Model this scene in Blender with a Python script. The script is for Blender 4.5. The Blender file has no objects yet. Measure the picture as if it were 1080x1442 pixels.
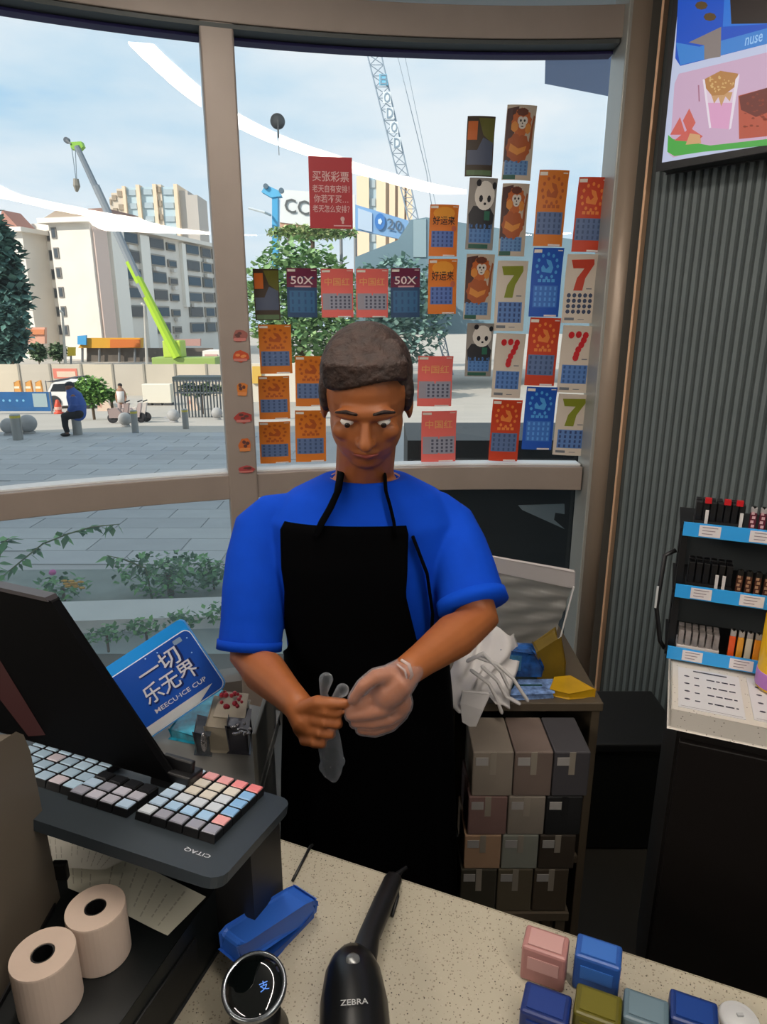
import bpy, math, random
from mathutils import Vector, Matrix
from mathutils.geometry import tessellate_polygon
random.seed(7)
S = bpy.context.scene
COL = S.collection
# ---------------------------------------------------------------- camera, sky, sun, exposure
FPX, CAMH = 940.0, 1.6
PITCH = math.atan(271/940.0)
cam_d = bpy.data.cameras.new('camera'); cam = bpy.data.objects.new('camera', cam_d); COL.objects.link(cam)
cam.location = (0, 0, CAMH); cam.rotation_euler = (math.pi/2 - PITCH, 0, 0)
cam_d.sensor_fit = 'VERTICAL'; cam_d.sensor_height = 36; cam_d.lens = 36*FPX/1442; cam_d.clip_start = 0.02; cam_d.clip_end = 600
S.camera = cam
S.view_settings.view_transform = 'Standard'; S.view_settings.look = 'None'
S.view_settings.exposure = 0.0; S.view_settings.gamma = 1.0; S.view_settings.use_curve_mapping = False

def lin(h):
    h = h.lstrip('#'); o = []
    for i in (0, 2, 4):
        c = int(h[i:i+2], 16)/255; o.append(c/12.92 if c <= .04045 else ((c+.055)/1.055)**2.4)
    return (*o, 1)

W = bpy.data.worlds.new('sky'); S.world = W; W.use_nodes = True
nt = W.node_tree; nt.nodes.clear(); N = nt.nodes.new; L = nt.links.new
out = N('ShaderNodeOutputWorld'); bg = N('ShaderNodeBackground'); tc = N('ShaderNodeTexCoord')
mp = N('ShaderNodeMapping'); mp.inputs['Scale'].default_value = (1.2, 1.2, 3.6); mp.inputs['Location'].default_value = (.35, .2, .55)
ns = N('ShaderNodeTexNoise'); ns.inputs['Scale'].default_value = 1.5; ns.inputs['Detail'].default_value = 6; ns.inputs['Roughness'].default_value = .5
rp = N('ShaderNodeValToRGB'); e = rp.color_ramp.elements
e[0].position = .33; e[0].color = lin('#86c3ee'); e[1].position = .58; e[1].color = lin('#e6f0f6')
m_ = rp.color_ramp.elements.new(.44); m_.color = lin('#c2def0')
bg.inputs['Strength'].default_value = 1.08
L(tc.outputs['Generated'], mp.inputs['Vector']); L(mp.outputs[0], ns.inputs['Vector']); L(ns.outputs[0], rp.inputs[0])
L(rp.outputs[0], bg.inputs[0]); L(bg.outputs[0], out.inputs[0])
sd = bpy.data.lights.new('sun', 'SUN'); sd.energy = 4.4; sd.angle = .009; sd.color = (1, .93, .82)
sun = bpy.data.objects.new('sun', sd); COL.objects.link(sun)
SUNV = Vector((-.6, -.55, .58)).normalized()
sun.rotation_euler = SUNV.to_track_quat('Z', 'Y').to_euler(); sun.location = (-20, -20, 30)

# ---------------------------------------------------------------- pixel -> point helpers
cP, sP = math.cos(PITCH), math.sin(PITCH)
CAM = Vector((0, 0, CAMH))
def ray(u, v):
    x = (u-540)/FPX; y = -(v-721)/FPX
    return Vector((x, cP + y*sP, -sP + y*cP))
def atz(u, v, z): r = ray(u, v); return CAM + r*((z-CAMH)/r.z)
def atD(u, v, D): r = ray(u, v); return CAM + r*(D/r.y)
def atplane(u, v, p, n): r = ray(u, v); return CAM + r*(((p-CAM).dot(n))/(r.dot(n)))
AC, AR = Vector((.5, -1.28)), 4.0
def atarc(u, v, inset=0.0):
    r = ray(u, v); R = AR-inset; d = Vector((r.x, r.y)); a = d.dot(d); b = -2*d.dot(AC); c = AC.dot(AC)-R*R
    return CAM + r*((-b+math.sqrt(b*b-4*a*c))/(2*a))
def arcy(x, inset=0.0): R = AR-inset; return AC.y + math.sqrt(R*R-(x-AC.x)**2)
def gz(D):   # outside ground falls away gently
    P = [(0, -1.17), (17, -1.17), (33, -2.75), (45, -3.2), (500, -3.2)]
    for (a, za), (b, zb) in zip(P, P[1:]):
        if D <= b: return za+(zb-za)*(D-a)/(b-a)
    return -3.2
def atG(u, v):
    D = 4.0
    while D < 300:
        p = atD(u, v, D)
        if p.z <= gz(D): return Vector((p.x, p.y, gz(D)))
        D += .05
    return atD(u, v, 100)

# ---------------------------------------------------------------- materials
MC = {}
def mat(h, rough=.6, metal=0, noise=0, nscale=40, spec=.5, bump=0, emit=0, alpha=1, trans=0):
    k = (h, rough, metal, noise, nscale, spec, bump, emit, alpha, trans)
    if k in MC: return MC[k]
    m = bpy.data.materials.new('mat_'+h.strip('#')); m.use_nodes = True; t = m.node_tree; b = t.nodes['Principled BSDF']
    b.inputs['Base Color'].default_value = lin(h); b.inputs['Roughness'].default_value = rough; b.inputs['Metallic'].default_value = metal
    b.inputs['Specular IOR Level'].default_value = spec
    if emit: b.inputs['Base Color'].default_value = tuple(x*.12 for x in lin(h)[:3])+(1,); b.inputs['Emission Color'].default_value = lin(h); b.inputs['Emission Strength'].default_value = emit
    if alpha < 1: b.inputs['Alpha'].default_value = alpha
    if noise or bump:
        tcn = t.nodes.new('ShaderNodeTexCoord'); n = t.nodes.new('ShaderNodeTexNoise'); n.inputs['Scale'].default_value = nscale; n.inputs['Detail'].default_value = 4
        t.links.new(tcn.outputs['Object'], n.inputs['Vector'])
        if noise:
            r = t.nodes.new('ShaderNodeValToRGB'); c = lin(h)
            r.color_ramp.elements[0].position = .3; r.color_ramp.elements[0].color = tuple(max(0, x*(1-noise)) for x in c[:3])+(1,)
            r.color_ramp.elements[1].position = .7; r.color_ramp.elements[1].color = tuple(min(1, x*(1+noise)) for x in c[:3])+(1,)
            t.links.new(n.outputs[0], r.inputs[0]); t.links.new(r.outputs[0], b.inputs['Base Color'])
        if bump:
            bu = t.nodes.new('ShaderNodeBump'); bu.inputs['Strength'].default_value = bump; bu.inputs['Distance'].default_value = .01
            t.links.new(n.outputs[0], bu.inputs['Height']); t.links.new(bu.outputs[0], b.inputs['Normal'])
    MC[k] = m; return m
def clear_mat(name, glossy, film=0, filmcol='#c8d4d8', rough=.0, tint='#ffffff', bump=0):
    m = bpy.data.materials.new(name); m.use_nodes = True; t = m.node_tree; t.nodes.clear()
    o = t.nodes.new('ShaderNodeOutputMaterial'); tr = t.nodes.new('ShaderNodeBsdfTransparent'); gl = t.nodes.new('ShaderNodeBsdfGlossy')
    tr.inputs[0].default_value = lin(tint); gl.inputs['Roughness'].default_value = rough
    mx = t.nodes.new('ShaderNodeMixShader'); mx.inputs[0].default_value = glossy
    t.links.new(tr.outputs[0], mx.inputs[1]); t.links.new(gl.outputs[0], mx.inputs[2]); last = mx
    if bump:
        n = t.nodes.new('ShaderNodeTexNoise'); n.inputs['Scale'].default_value = bump; bu = t.nodes.new('ShaderNodeBump'); bu.inputs['Strength'].default_value = .8
        t.links.new(n.outputs[0], bu.inputs['Height']); t.links.new(bu.outputs[0], gl.inputs['Normal'])
    if film:
        d = t.nodes.new('ShaderNodeBsdfDiffuse'); d.inputs[0].default_value = lin(filmcol)
        tl = t.nodes.new('ShaderNodeBsdfTranslucent'); tl.inputs[0].default_value = lin(filmcol)
        a = t.nodes.new('ShaderNodeMixShader'); a.inputs[0].default_value = .5
        t.links.new(d.outputs[0], a.inputs[1]); t.links.new(tl.outputs[0], a.inputs[2])
        m2 = t.nodes.new('ShaderNodeMixShader'); m2.inputs[0].default_value = film
        t.links.new(last.outputs[0], m2.inputs[1]); t.links.new(a.outputs[0], m2.inputs[2]); last = m2
    t.links.new(last.outputs[0], o.inputs[0]); return m
def film_mat(name, col, lo, hi, gl=.3):
    m = bpy.data.materials.new(name); m.use_nodes = True; t = m.node_tree; t.nodes.clear(); n = t.nodes.new
    o = n('ShaderNodeOutputMaterial'); tr = n('ShaderNodeBsdfTransparent'); d = n('ShaderNodeBsdfDiffuse'); g_ = n('ShaderNodeBsdfGlossy'); lw = n('ShaderNodeLayerWeight'); mr = n('ShaderNodeMapRange')
    d.inputs[0].default_value = lin(col); g_.inputs['Roughness'].default_value = .15; lw.inputs[0].default_value = .35
    ns_ = n('ShaderNodeTexNoise'); ns_.inputs['Scale'].default_value = 70; bu = n('ShaderNodeBump'); bu.inputs['Strength'].default_value = .7; bu.inputs['Distance'].default_value = .004
    t.links.new(ns_.outputs[0], bu.inputs['Height']); t.links.new(bu.outputs[0], g_.inputs['Normal']); pass
    mr.inputs['To Min'].default_value = lo; mr.inputs['To Max'].default_value = hi
    a = n('ShaderNodeMixShader'); a.inputs[0].default_value = gl; b = n('ShaderNodeMixShader')
    t.links.new(d.outputs[0], a.inputs[1]); t.links.new(g_.outputs[0], a.inputs[2]); t.links.new(lw.outputs['Facing'], mr.inputs[0]); t.links.new(mr.outputs[0], b.inputs[0])
    t.links.new(tr.outputs[0], b.inputs[1]); t.links.new(a.outputs[0], b.inputs[2]); t.links.new(b.outputs[0], o.inputs[0]); return m
def speck_mat(base, specks, scale=160):
    m = bpy.data.materials.new('terrazzo'); m.use_nodes = True; t = m.node_tree; b = t.nodes['Principled BSDF']; b.inputs['Roughness'].default_value = .35
    tcn = t.nodes.new('ShaderNodeTexCoord'); prev = None
    rgb = t.nodes.new('ShaderNodeRGB'); rgb.outputs[0].default_value = lin(base); prev = rgb.outputs[0]
    for i, (c, th, sc) in enumerate(specks):
        v = t.nodes.new('ShaderNodeTexVoronoi'); v.inputs['Scale'].default_value = sc
        mpn = t.nodes.new('ShaderNodeMapping'); mpn.inputs['Location'].default_value = (i*3.3, i*1.7, 0)
        t.links.new(tcn.outputs['Object'], mpn.inputs[0]); t.links.new(mpn.outputs[0], v.inputs['Vector'])
        lt = t.nodes.new('ShaderNodeMath'); lt.operation = 'LESS_THAN'; lt.inputs[1].default_value = th; t.links.new(v.outputs['Distance'], lt.inputs[0])
        mx = t.nodes.new('ShaderNodeMix'); mx.data_type = 'RGBA'; mx.inputs[7].default_value = lin(c)
        t.links.new(lt.outputs[0], mx.inputs[0]); t.links.new(prev, mx.inputs[6]); prev = mx.outputs[2]
    t.links.new(prev, b.inputs['Base Color']); return m

FRAME = mat('#9c8e83', .42, .12, .04, 8); FRAMED = mat('#4a4e4c', .5, .2); PURP = mat('#35306a', .6)
BLACK = mat('#08080a', .45); DARK = mat('#15171a', .5); WHITE = mat('#e8e6e2', .5); GREY = mat('#7c7e80', .5)
GLASS = clear_mat('window_glass', .055, .02, '#dfeaf0')
GLASSHAZE = clear_mat('lower_glass_haze', .07, .16, '#bcd4dc')  # pale film mimics the milky room reflection in the lower panes

# ---------------------------------------------------------------- geometry collector
class G:
    def __init__(s): s.v = []; s.f = []; s.m = []; s.cur = 0
    def add(s, vs, fs):
        o = len(s.v); s.v += [tuple(p) for p in vs]
        for f in fs: s.f.append([i+o for i in f]); s.m.append(s.cur)
        return s
    def mi(s, i): s.cur = i; return s
    def box(s, c, size, X=None, Y=None, Z=None):
        X = Vector(X or (1, 0, 0)); Y = Vector(Y or (0, 1, 0)); Z = Vector(Z or (0, 0, 1)); c = Vector(c); a, b, h = [q/2 for q in size]
        vs = [c+X*(a*i)+Y*(b*j)+Z*(h*k) for i, j, k in ((-1,-1,-1),(1,-1,-1),(1,1,-1),(-1,1,-1),(-1,-1,1),(1,-1,1),(1,1,1),(-1,1,1))]
        fl = X.cross(Y).dot(Z) < 0
        fs = [(0,3,2,1),(4,5,6,7),(0,1,5,4),(1,2,6,5),(2,3,7,6),(3,0,4,7)]
        return s.add(vs, [f[::-1] for f in fs] if fl else fs)
    def bbox(s, lo, hi):
        return s.box([(a+b)/2 for a, b in zip(lo, hi)], [b-a for a, b in zip(lo, hi)])
    def hexa(s, b4, t4):
        return s.add(list(b4)+list(t4), [(0,3,2,1),(4,5,6,7),(0,1,5,4),(1,2,6,5),(2,3,7,6),(3,0,4,7)])
    def prism(s, poly, d):      # poly: list of 3D points, d: extrusion vector
        n = len(poly); d = Vector(d); P = [Vector(p) for p in poly]; Q = [p+d for p in P]
        tr = tessellate_polygon([P]); fs = [tuple(t) for t in tr]+[tuple(n+i for i in reversed(t)) for t in tr]
        fs += [(i, (i+1) % n, n+(i+1) % n, n+i) for i in range(n)]
        return s.add(P+Q, fs)
    def poly(s, poly):
        P = [Vector(p) for p in poly]; return s.add(P, [tuple(t) for t in tessellate_polygon([P])])
    def tube(s, pts, rad, n=10, cap=True, flat=None, rnd=False):
        P = [Vector(p) for p in pts]; R = list(rad) if hasattr(rad, '__len__') else [rad]*len(P)
        if rnd:
            d0 = (P[0]-P[1]).normalized(); d1 = (P[-1]-P[-2]).normalized()
            a = [(P[0]+d0*R[0]*math.sin(t), R[0]*math.cos(t)) for t in (1.35, 1.0, .5)]
            b = [(P[-1]+d1*R[-1]*math.sin(t), R[-1]*math.cos(t)) for t in (.5, 1.0, 1.35)]
            P = [q[0] for q in a]+P+[q[0] for q in b]; R = [q[1] for q in a]+R+[q[1] for q in b]
        up = None; vs = []
        for i, p in enumerate(P):
            t = (P[min(i+1, len(P)-1)]-P[max(i-1, 0)])
            t = t.normalized() if t.length > 1e-9 else Vector((0, 0, 1))
            if up is None: up = Vector((0, 0, 1)) if abs(t.z) < .9 else Vector((1, 0, 0))
            a = t.cross(up).normalized(); b = a.cross(t).normalized(); up = b
            fa, fb = (flat if flat else (1, 1))
            for k in range(n): w = 2*math.pi*k/n; vs.append(p+a*(math.cos(w)*R[i]*fa)+b*(math.sin(w)*R[i]*fb))
        fs = []
        for i in range(len(P)-1):
            for k in range(n): fs.append((i*n+k, i*n+(k+1) % n, (i+1)*n+(k+1) % n, (i+1)*n+k))
        if cap: fs += [tuple(range(n))[::-1], tuple((len(P)-1)*n+k for k in range(n))]
        return s.add(vs, fs)
    def lathe(s, c, prof, n=24, X=(1,0,0), Y=(0,1,0), Z=(0,0,1)):
        c = Vector(c); X, Y, Z = Vector(X), Vector(Y), Vector(Z); vs = []
        for r, z in prof:
            for k in range(n): w = 2*math.pi*k/n; vs.append(c+X*(math.cos(w)*r)+Y*(math.sin(w)*r)+Z*z)
        fs = [(i*n+k, i*n+(k+1) % n, (i+1)*n+(k+1) % n, (i+1)*n+k) for i in range(len(prof)-1) for k in range(n)]
        if prof[0][0] > 1e-6: fs.append(tuple(range(n))[::-1])
        if prof[-1][0] > 1e-6: fs.append(tuple((len(prof)-1)*n+k for k in range(n)))
        return s.add(vs, fs)
    def ball(s, c, r, n=14, rot=None):
        r = r if hasattr(r, '__len__') else (r, r, r); c = Vector(c); vs = []; m = n//2
        for i in range(m+1):
            t = math.pi*i/m
            for k in range(n):
                w = 2*math.pi*k/n; p = Vector((r[0]*math.sin(t)*math.cos(w), r[1]*math.sin(t)*math.sin(w), r[2]*math.cos(t)))
                if rot is not None: p = rot @ p
                vs.append(c+p)
        fs = [(i*n+k, (i+1)*n+k, (i+1)*n+(k+1) % n, i*n+(k+1) % n) for i in range(m) for k in range(n)]
        return s.add(vs, fs)
    def build(s, name, mats, parent=None, smooth=False, label=None, bevel=0, weld=False):
        me = bpy.data.meshes.new(name); off = parent_loc(parent)
        me.from_pydata([(x-off.x, y-off.y, z-off.z) for x, y, z in s.v], [], s.f)
        ms = mats if isinstance(mats, (list, tuple)) else [mats]
        for m in ms: me.materials.append(m)
        me.polygons.foreach_set('material_index', s.m)
        if smooth: me.polygons.foreach_set('use_smooth', [True]*len(s.f))
        me.update(); me.validate()
        o = bpy.data.objects.new(name, me); COL.objects.link(o)
        if parent: o.parent = parent
        if label: o['label'] = label
        if bevel:
            b = o.modifiers.new('bevel', 'BEVEL'); b.width = bevel; b.segments = 2; b.limit_method = 'ANGLE'
        return o
def parent_loc(p):
    v = Vector((0, 0, 0))
    while p is not None: v += p.location; p = p.parent
    return v
def tag(o, label, cat, group=None):
    o['label'] = label; o['category'] = cat
    if group: o['group'] = group
    return o
def thing(name, label, cat, loc, group=None):
    o = bpy.data.objects.new(name, None); COL.objects.link(o); o.location = loc; o.empty_display_size = .05
    return tag(o, label, cat, group)
def struct(o): o['kind'] = 'structure'; return o
def stuff(o): o['kind'] = 'stuff'; return o
def copy_tree(o, parent=None):
    c = o.copy(); COL.objects.link(c); c.parent = parent
    for ch in list(o.children): copy_tree(ch, c)
    return c
TXT = {}
def text_mesh(s, ext=0.0):
    if (s, ext) in TXT: return TXT[(s, ext)]
    cu = bpy.data.curves.new('t', 'FONT'); cu.body = s; cu.align_x = 'CENTER'; cu.align_y = 'CENTER'; cu.size = 1; cu.extrude = ext; cu.resolution_u = 2; cu.offset = .009
    o = bpy.data.objects.new('t', cu); COL.objects.link(o); bpy.context.view_layer.update()
    me = bpy.data.meshes.new_from_object(o.evaluated_get(bpy.context.evaluated_depsgraph_get()))
    r = ([v.co.copy() for v in me.vertices], [tuple(p.vertices) for p in me.polygons])
    bpy.data.objects.remove(o); bpy.data.curves.remove(cu); bpy.data.meshes.remove(me)
    TXT[(s, ext)] = r; return r
def add_text(g, s, width, height, M, ext=.0):   # M maps (x, y, z) to 3D; letters scaled to fit the box
    vs, fs = text_mesh(s, ext)
    x0 = min(v.x for v in vs); x1 = max(v.x for v in vs); y0 = min(v.y for v in vs); y1 = max(v.y for v in vs)
    sx = width/(x1-x0); sy = height/(y1-y0)
    g.add([M((v.x-(x0+x1)/2)*sx, (v.y-(y0+y1)/2)*sy, v.z) for v in vs], fs)
def frame_map(o, X, Y, Nn=None, lift=0.0):
    o = Vector(o); X = Vector(X).normalized(); Y = Vector(Y).normalized(); Z = X.cross(Y)
    return lambda x, y, z=0.0: o+X*x+Y*y+Z*(lift+z)
def disc(cx, cy, rx, ry=None, n=14, a0=0): ry = ry or rx; return [(cx+rx*math.cos(a0+2*math.pi*k/n), cy+ry*math.sin(a0+2*math.pi*k/n)) for k in range(n)]
def rrect(x0, y0, x1, y1, r, n=4):
    o = []
    for cx, cy, a in ((x1-r, y1-r, 0), (x0+r, y1-r, 90), (x0+r, y0+r, 180), (x1-r, y0+r, 270)):
        for k in range(n+1): w = math.radians(a+90*k/n); o.append((cx+r*math.cos(w), cy+r*math.sin(w)))
    return o
def remesh(name, g, mats, voxel, parent=None, smooth_it=4, label=None, decim=None):
    o = g.build(name, mats, parent, True, label)
    r = o.modifiers.new('r', 'REMESH'); r.mode = 'VOXEL'; r.voxel_size = voxel; r.use_smooth_shade = True
    if smooth_it: sm = o.modifiers.new('s', 'SMOOTH'); sm.iterations = smooth_it; sm.factor = .5
    bpy.context.view_layer.update()
    me = bpy.data.meshes.new_from_object(o.evaluated_get(bpy.context.evaluated_depsgraph_get()))
    o.modifiers.clear(); old = o.data; o.data = me; bpy.data.meshes.remove(old); me.name = name
    if not me.materials:
        for m in (mats if isinstance(mats, (list, tuple)) else [mats]): me.materials.append(m)
    me.polygons.foreach_set('use_smooth', [True]*len(me.polygons)); return o

# ================================================================ ROOM SHELL
CZ = 2.76
U = Vector((.925, -.38, 0)).normalized(); V = Vector((-.38, -.925, 0)).normalized()   # the counters' long and short directions
g = G().bbox((-6, -10, -.1), (6, 3.0, 0)); struct(g.build('floor', mat('#38352f', .4, 0, .08, 3)))
g = G().bbox((-6, -10, CZ), (6, 3.05, CZ+.15)); struct(g.build('ceiling', mat('#d8d8d6', .8)))
g = G().bbox((-6, -10.1, 0), (6, -10, CZ)); struct(g.build('wall_back', mat('#c4c0ba', .8)))
g = G().bbox((-3.1, -10, 0), (-3.0, 1.2, CZ)); struct(g.build('wall_left', mat('#bdb9b2', .8)))
g = G().bbox((-26, -12, 3.0), (14, 2.4, 17)); struct(g.build('wall_upper_sunblock', mat('#8c8c8c', .8)))  # unseen upper-storey mass, added and sized to shade the pavement
WS = Vector((.885, 2.434, 0)); WD = Vector((.683, -.73, 0)).normalized(); WN = Vector((-WD.y, WD.x, 0)) * -1
if WN.y > 0: WN = -WN
WL = 4.2
g = G(); c = WS+WD*(WL/2)-WN*.06
g.box((c.x, c.y, CZ/2), (WL, .1, CZ), WD, WN); wall_r = struct(g.build('wall_right', mat('#3c4343', .7)))
FL = mat('#677070', .55, 0, .06, 5)
fl_g = G(); pw = .0265
fl_g.prism([(0, 0, 0), (.005, .010, 0), (.0175, .010, 0), (.0225, 0, 0)], (0, 0, CZ-.03))
first = None
rz = math.atan2(WD.y, WD.x)
for i in range(92):
    if first is None:
        first = fl_g.build('panel', FL); o = first
    else: o = first.copy(); COL.objects.link(o)
    p = WS+WD*(.012+i*pw)-WN*.012
    o.parent = wall_r; o.location = (p.x, p.y, .02); o.rotation_euler = (math.pi, 0, rz) if False else (0, 0, rz)
    o.scale = (1, -1, 1)
# the flutes need to stand towards the room: +y of the rib profile mirrored above

# window arc: sill, header, upper and lower glass
def arcbox(x0, x1, zi0, zi1, in0, in1, n=40):
    g = G(); vs = []; 
    for i in range(n+1):
        x = x0+(x1-x0)*i/n; vs += [(x, arcy(x, in0), zi0), (x, arcy(x, in1), zi0), (x, arcy(x, in1), zi1), (x, arcy(x, in0), zi1)]
    fs = [(0, 1, 2, 3), tuple(4*n+k for k in (3, 2, 1, 0))]
    for i in range(n):
        for k in range(4): a = 4*i+k; b = 4*i+(k+1) % 4; fs.append((a, a+4, b+4, b))
    return g.add(vs, fs)
def arcsheet(x0, x1, z0, z1, inset, n=120):
    g = G(); vs = []
    for i in range(n+1): x = x0+(x1-x0)*i/n; vs += [(x, arcy(x, inset), z0), (x, arcy(x, inset), z1)]
    return g.add(vs, [(2*i, 2*i+2, 2*i+3, 2*i+1) for i in range(n)])
struct(arcbox(-3.0, .80, .935, 1.03, .085, -.03).build('trim_1', FRAME, bevel=.003))
struct(arcbox(-3.0, .80, 1.03, 1.036, .05, -.02).build('trim_2', mat('#dfe3e4', .5)))
struct(arcbox(-3.0, .83, 2.515, 2.612, .10, -.03).build('trim_3', FRAME, bevel=.003))
struct(arcbox(-3.0, .80, 2.500, 2.513, .095, -.02).build('trim_4', FRAMED))
struct(arcbox(-3.0, .80, 2.490, 2.499, .03, -.02).build('trim_5', PURP))
struct(arcbox(-3.0, .83, 0, .14, .06, -.06).build('trim_6', mat('#6a645e', .6)))
for i, (x0, x1) in enumerate(((-3.0, -1.93), (-1.93, -.56), (-.56, .80))):
    w = struct(arcsheet(x0+.001, x1-.001, 1.036, 2.49, 0).build('window_%d' % (i+1), GLASS, smooth=True))
    struct(arcsheet(x0+.001, x1-.001, .14, .935, 0).build('window_%d' % (i+4), GLASSHAZE if i < 2 else GLASS, smooth=True))
    struct(arcsheet(x0+.001, x1-.001, 2.612, 2.76, 0).build('window_%d' % (i+7), GLASS, smooth=True))
k = 7
for xm in (-1.93, -.553):
    y = arcy(xm, .03); nx = (Vector((xm, y))-AC).normalized(); T = Vector((nx.y, -nx.x, 0))
    struct(G().box((xm, y, 1.38), (.108, .13, 2.76), T, (nx.x, nx.y, 0)).build('trim_%d' % k, FRAME, bevel=.006)); k += 1
struct(G().box((.828, 2.64, CZ/2), (.044, .16, CZ)).build('trim_9', mat('#a3a39c', .38, .2), bevel=.004))
struct(G().lathe((.862, 2.575, 0), [(.046, 0), (.046, CZ)], 32).build('trim_10', mat('#a08e7c', .36, .2), smooth=True))
struct(G().box((.905, 2.60, CZ/2), (.07, .14, CZ)).build('trim_13', mat('#55514a', .6)))
p = WS-WD*.006+WN*.004
struct(G().box((p.x, p.y, CZ/2), (.008, .03, CZ), WD, WN).build('trim_11', mat('#e0b48e', .4, .3)))
# outside eave seen at the top right of the window
q = [atD(u, v, 4.2) for u, v in ((768, 60), (768, 118), (862, 140), (1000, 170), (1000, 60))]
e_ = G(); zc = 3.35
pl = [atz(768, 78, zc), atz(767, 118, zc), atz(864, 137, zc), atz(960, 156, zc), atz(960, 72, zc)]
struct(e_.prism([(p.x, p.y, zc) for p in pl], (0, 0, .12)).build('trim_12', mat('#9fb0d6', .7)))

# ceiling strip lights (reflections of the first two run across the glass)
def strip(pts, w, label):
    base = Vector((pts[len(pts)//2][0], pts[len(pts)//2][1], CZ))
    t = thing('strip_light', label, 'light', base)
    for nm, ww, z0, z1, mt in (('housing', w*1.25, CZ-.020, CZ-.002, WHITE), ('diffuser', w, CZ-.028, CZ-.020, mat('#fff4e8', .5, emit=52))):
        g = G(); vs = []; n = len(pts)
        for i, (x, y) in enumerate(pts):
            a = Vector(pts[max(i-1, 0)]); b = Vector(pts[min(i+1, n-1)]); d = (b-a).normalized(); s = Vector((-d.y, d.x))*ww/2
            vs += [(x-s.x, y-s.y, z0), (x+s.x, y+s.y, z0), (x+s.x, y+s.y, z1), (x-s.x, y-s.y, z1)]
        fs = [(0, 1, 2, 3), tuple(4*(n-1)+k for k in (3, 2, 1, 0))]
        for i in range(n-1):
            for k_ in range(4): a = 4*i+k_; b = 4*i+(k_+1) % 4; fs.append((a, a+4, b+4, b))
        g.add(vs, fs).build(nm, mt, t)
    return t
strip([(-.5, 1.72), (-.33, 1.46), (-.06, 1.02), (.2, .6), (.51, .09), (.87, -.64), (1.16, -1.34)], .07, 'glowing white ceiling strip light nearest the curved window')
strip([(.6, -1.95), (.79, -2.34), (1.07, -2.86), (1.33, -3.38), (1.84, -4.65)], .042, 'glowing white ceiling strip light farther back in the shop')
strip([(-2.6, .3), (-2.2, -.7), (-1.8, -1.7), (-1.4, -2.7)], .16, 'glowing white ceiling strip light added as fill at the left behind the camera')  # added strip, front fill for the clerk

# ================================================================ FRONT COUNTER
CT = .92
A0 = atz(430, 1195, CT)
c0 = A0 - U*1.2
TERR = speck_mat('#a39c8a', [('#776e5e', .18, 260), ('#7e7564', .20, 190), ('#a89f90', .2, 170), ('#3c342a', .10, 120)])
cnt = thing('service_counter', 'speckled beige stone service counter in the foreground with black body', 'counter', (c0+U*1.2).to_tuple()[:2]+(0,))
P = [c0, c0+U*2.6, c0+U*2.6+V*.62, c0+V*.62]
G().prism([(p.x, p.y, CT-.04) for p in P], (0, 0, .04)).build('countertop', TERR, cnt, bevel=.002)
P = [c0+V*.02, c0+U*2.58+V*.02, c0+U*2.58+V*.58, c0+V*.58]
G().prism([(p.x, p.y, 0) for p in P], (0, 0, CT-.04)).build('body', mat('#0b0a0a', .6), cnt)

# ================================================================ POS TERMINAL
K0 = Vector((-.2198, .66825, 1.085)); KU = Vector((.01789, -.00555, -.0013)).normalized(); KV = Vector((-.00516, -.01744, .0043)); KV = (KV-KU*KV.dot(KU)).normalized(); KN = -KU.cross(KV)
if KN.z < 0: KN = -KN
PIT = .01874
def kb(u, v): p = atplane(u, v, K0, KN)-K0; return p.dot(KU), p.dot(KV)
def K(a, b, h=0): return K0+KU*a+KV*b+KN*h
pos = thing('register_terminal', 'black cash register keyboard terminal with rows of coloured keys', 'cash register', (K0.x, K0.y, CT))
fa, fb = kb(304, 1232); ba, bb = kb(418, 1122)
ra = (fa+ba)/2; b0, b1 = bb, fb
G().prism([K(x, y, -.016) for x, y in rrect(-.52, b0, ra, b1, .016)], KN*.011).build('keyboard_deck', mat('#272f35', .42), pos, bevel=.002)
for_low = [K(x, y, -.017) for x, y in ((-.50, b0+.012), (ra-.01, b0+.012), (ra-.012, b1-.085), (-.50, b1-.085))]
bot = [Vector((p.x, p.y, CT)) for p in for_low]
G().hexa(bot, for_low).build('terminal_body', mat('#0c0c0e', .5), pos)
keyp = {}
def keycap(a, b, col):
    lift = .0035
    g = G().hexa([K(a-.0088, b+.0088, -.005), K(a+.0088, b+.0088, -.005), K(a+.0088, b-.0088, -.005), K(a-.0088, b-.0088, -.005)],
                 [K(a-.0084, b+.0084, lift), K(a+.0084, b+.0084, lift), K(a+.0084, b-.0084, lift), K(a-.0084, b-.0084, lift)])
    g.mi(1).hexa([K(a-.0074, b+.0074, lift+.0002), K(a+.0074, b+.0074, lift+.0002), K(a+.0074, b-.0074, lift+.0002), K(a-.0074, b-.0074, lift+.0002)],
                 [K(a-.0068, b+.0068, lift+.0016), K(a+.0068, b+.0068, lift+.0016), K(a+.0068, b-.0068, lift+.0016), K(a-.0068, b-.0068, lift+.0016)])
    g.build('key', [BLACK, mat(col, .35)], pos)
BL, LB, CR, PK, RD, SB, GY, WH = '#a9c0d6', '#b4c9dc', '#cfc8ba', '#dc9a98', '#d97878', '#7fabd4', '#8f909c', '#c4cbd2'
rows3 = [[LB, PK, PK, '#dd8584', RD], [LB, CR, CR, CR, SB], [LB, CR, CR, WH, SB], [BL, WH, WH, WH, SB], [BL, '#9fbfdc', '#9cc0e0', '#9cc0e0', PK], [WH, GY, GY, GY, GY]]
for r, row in enumerate(rows3):
    for c_, col in enumerate(row): keycap(c_*PIT, r*PIT, col)
a2, b2 = kb(176.4, 1137)
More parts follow.
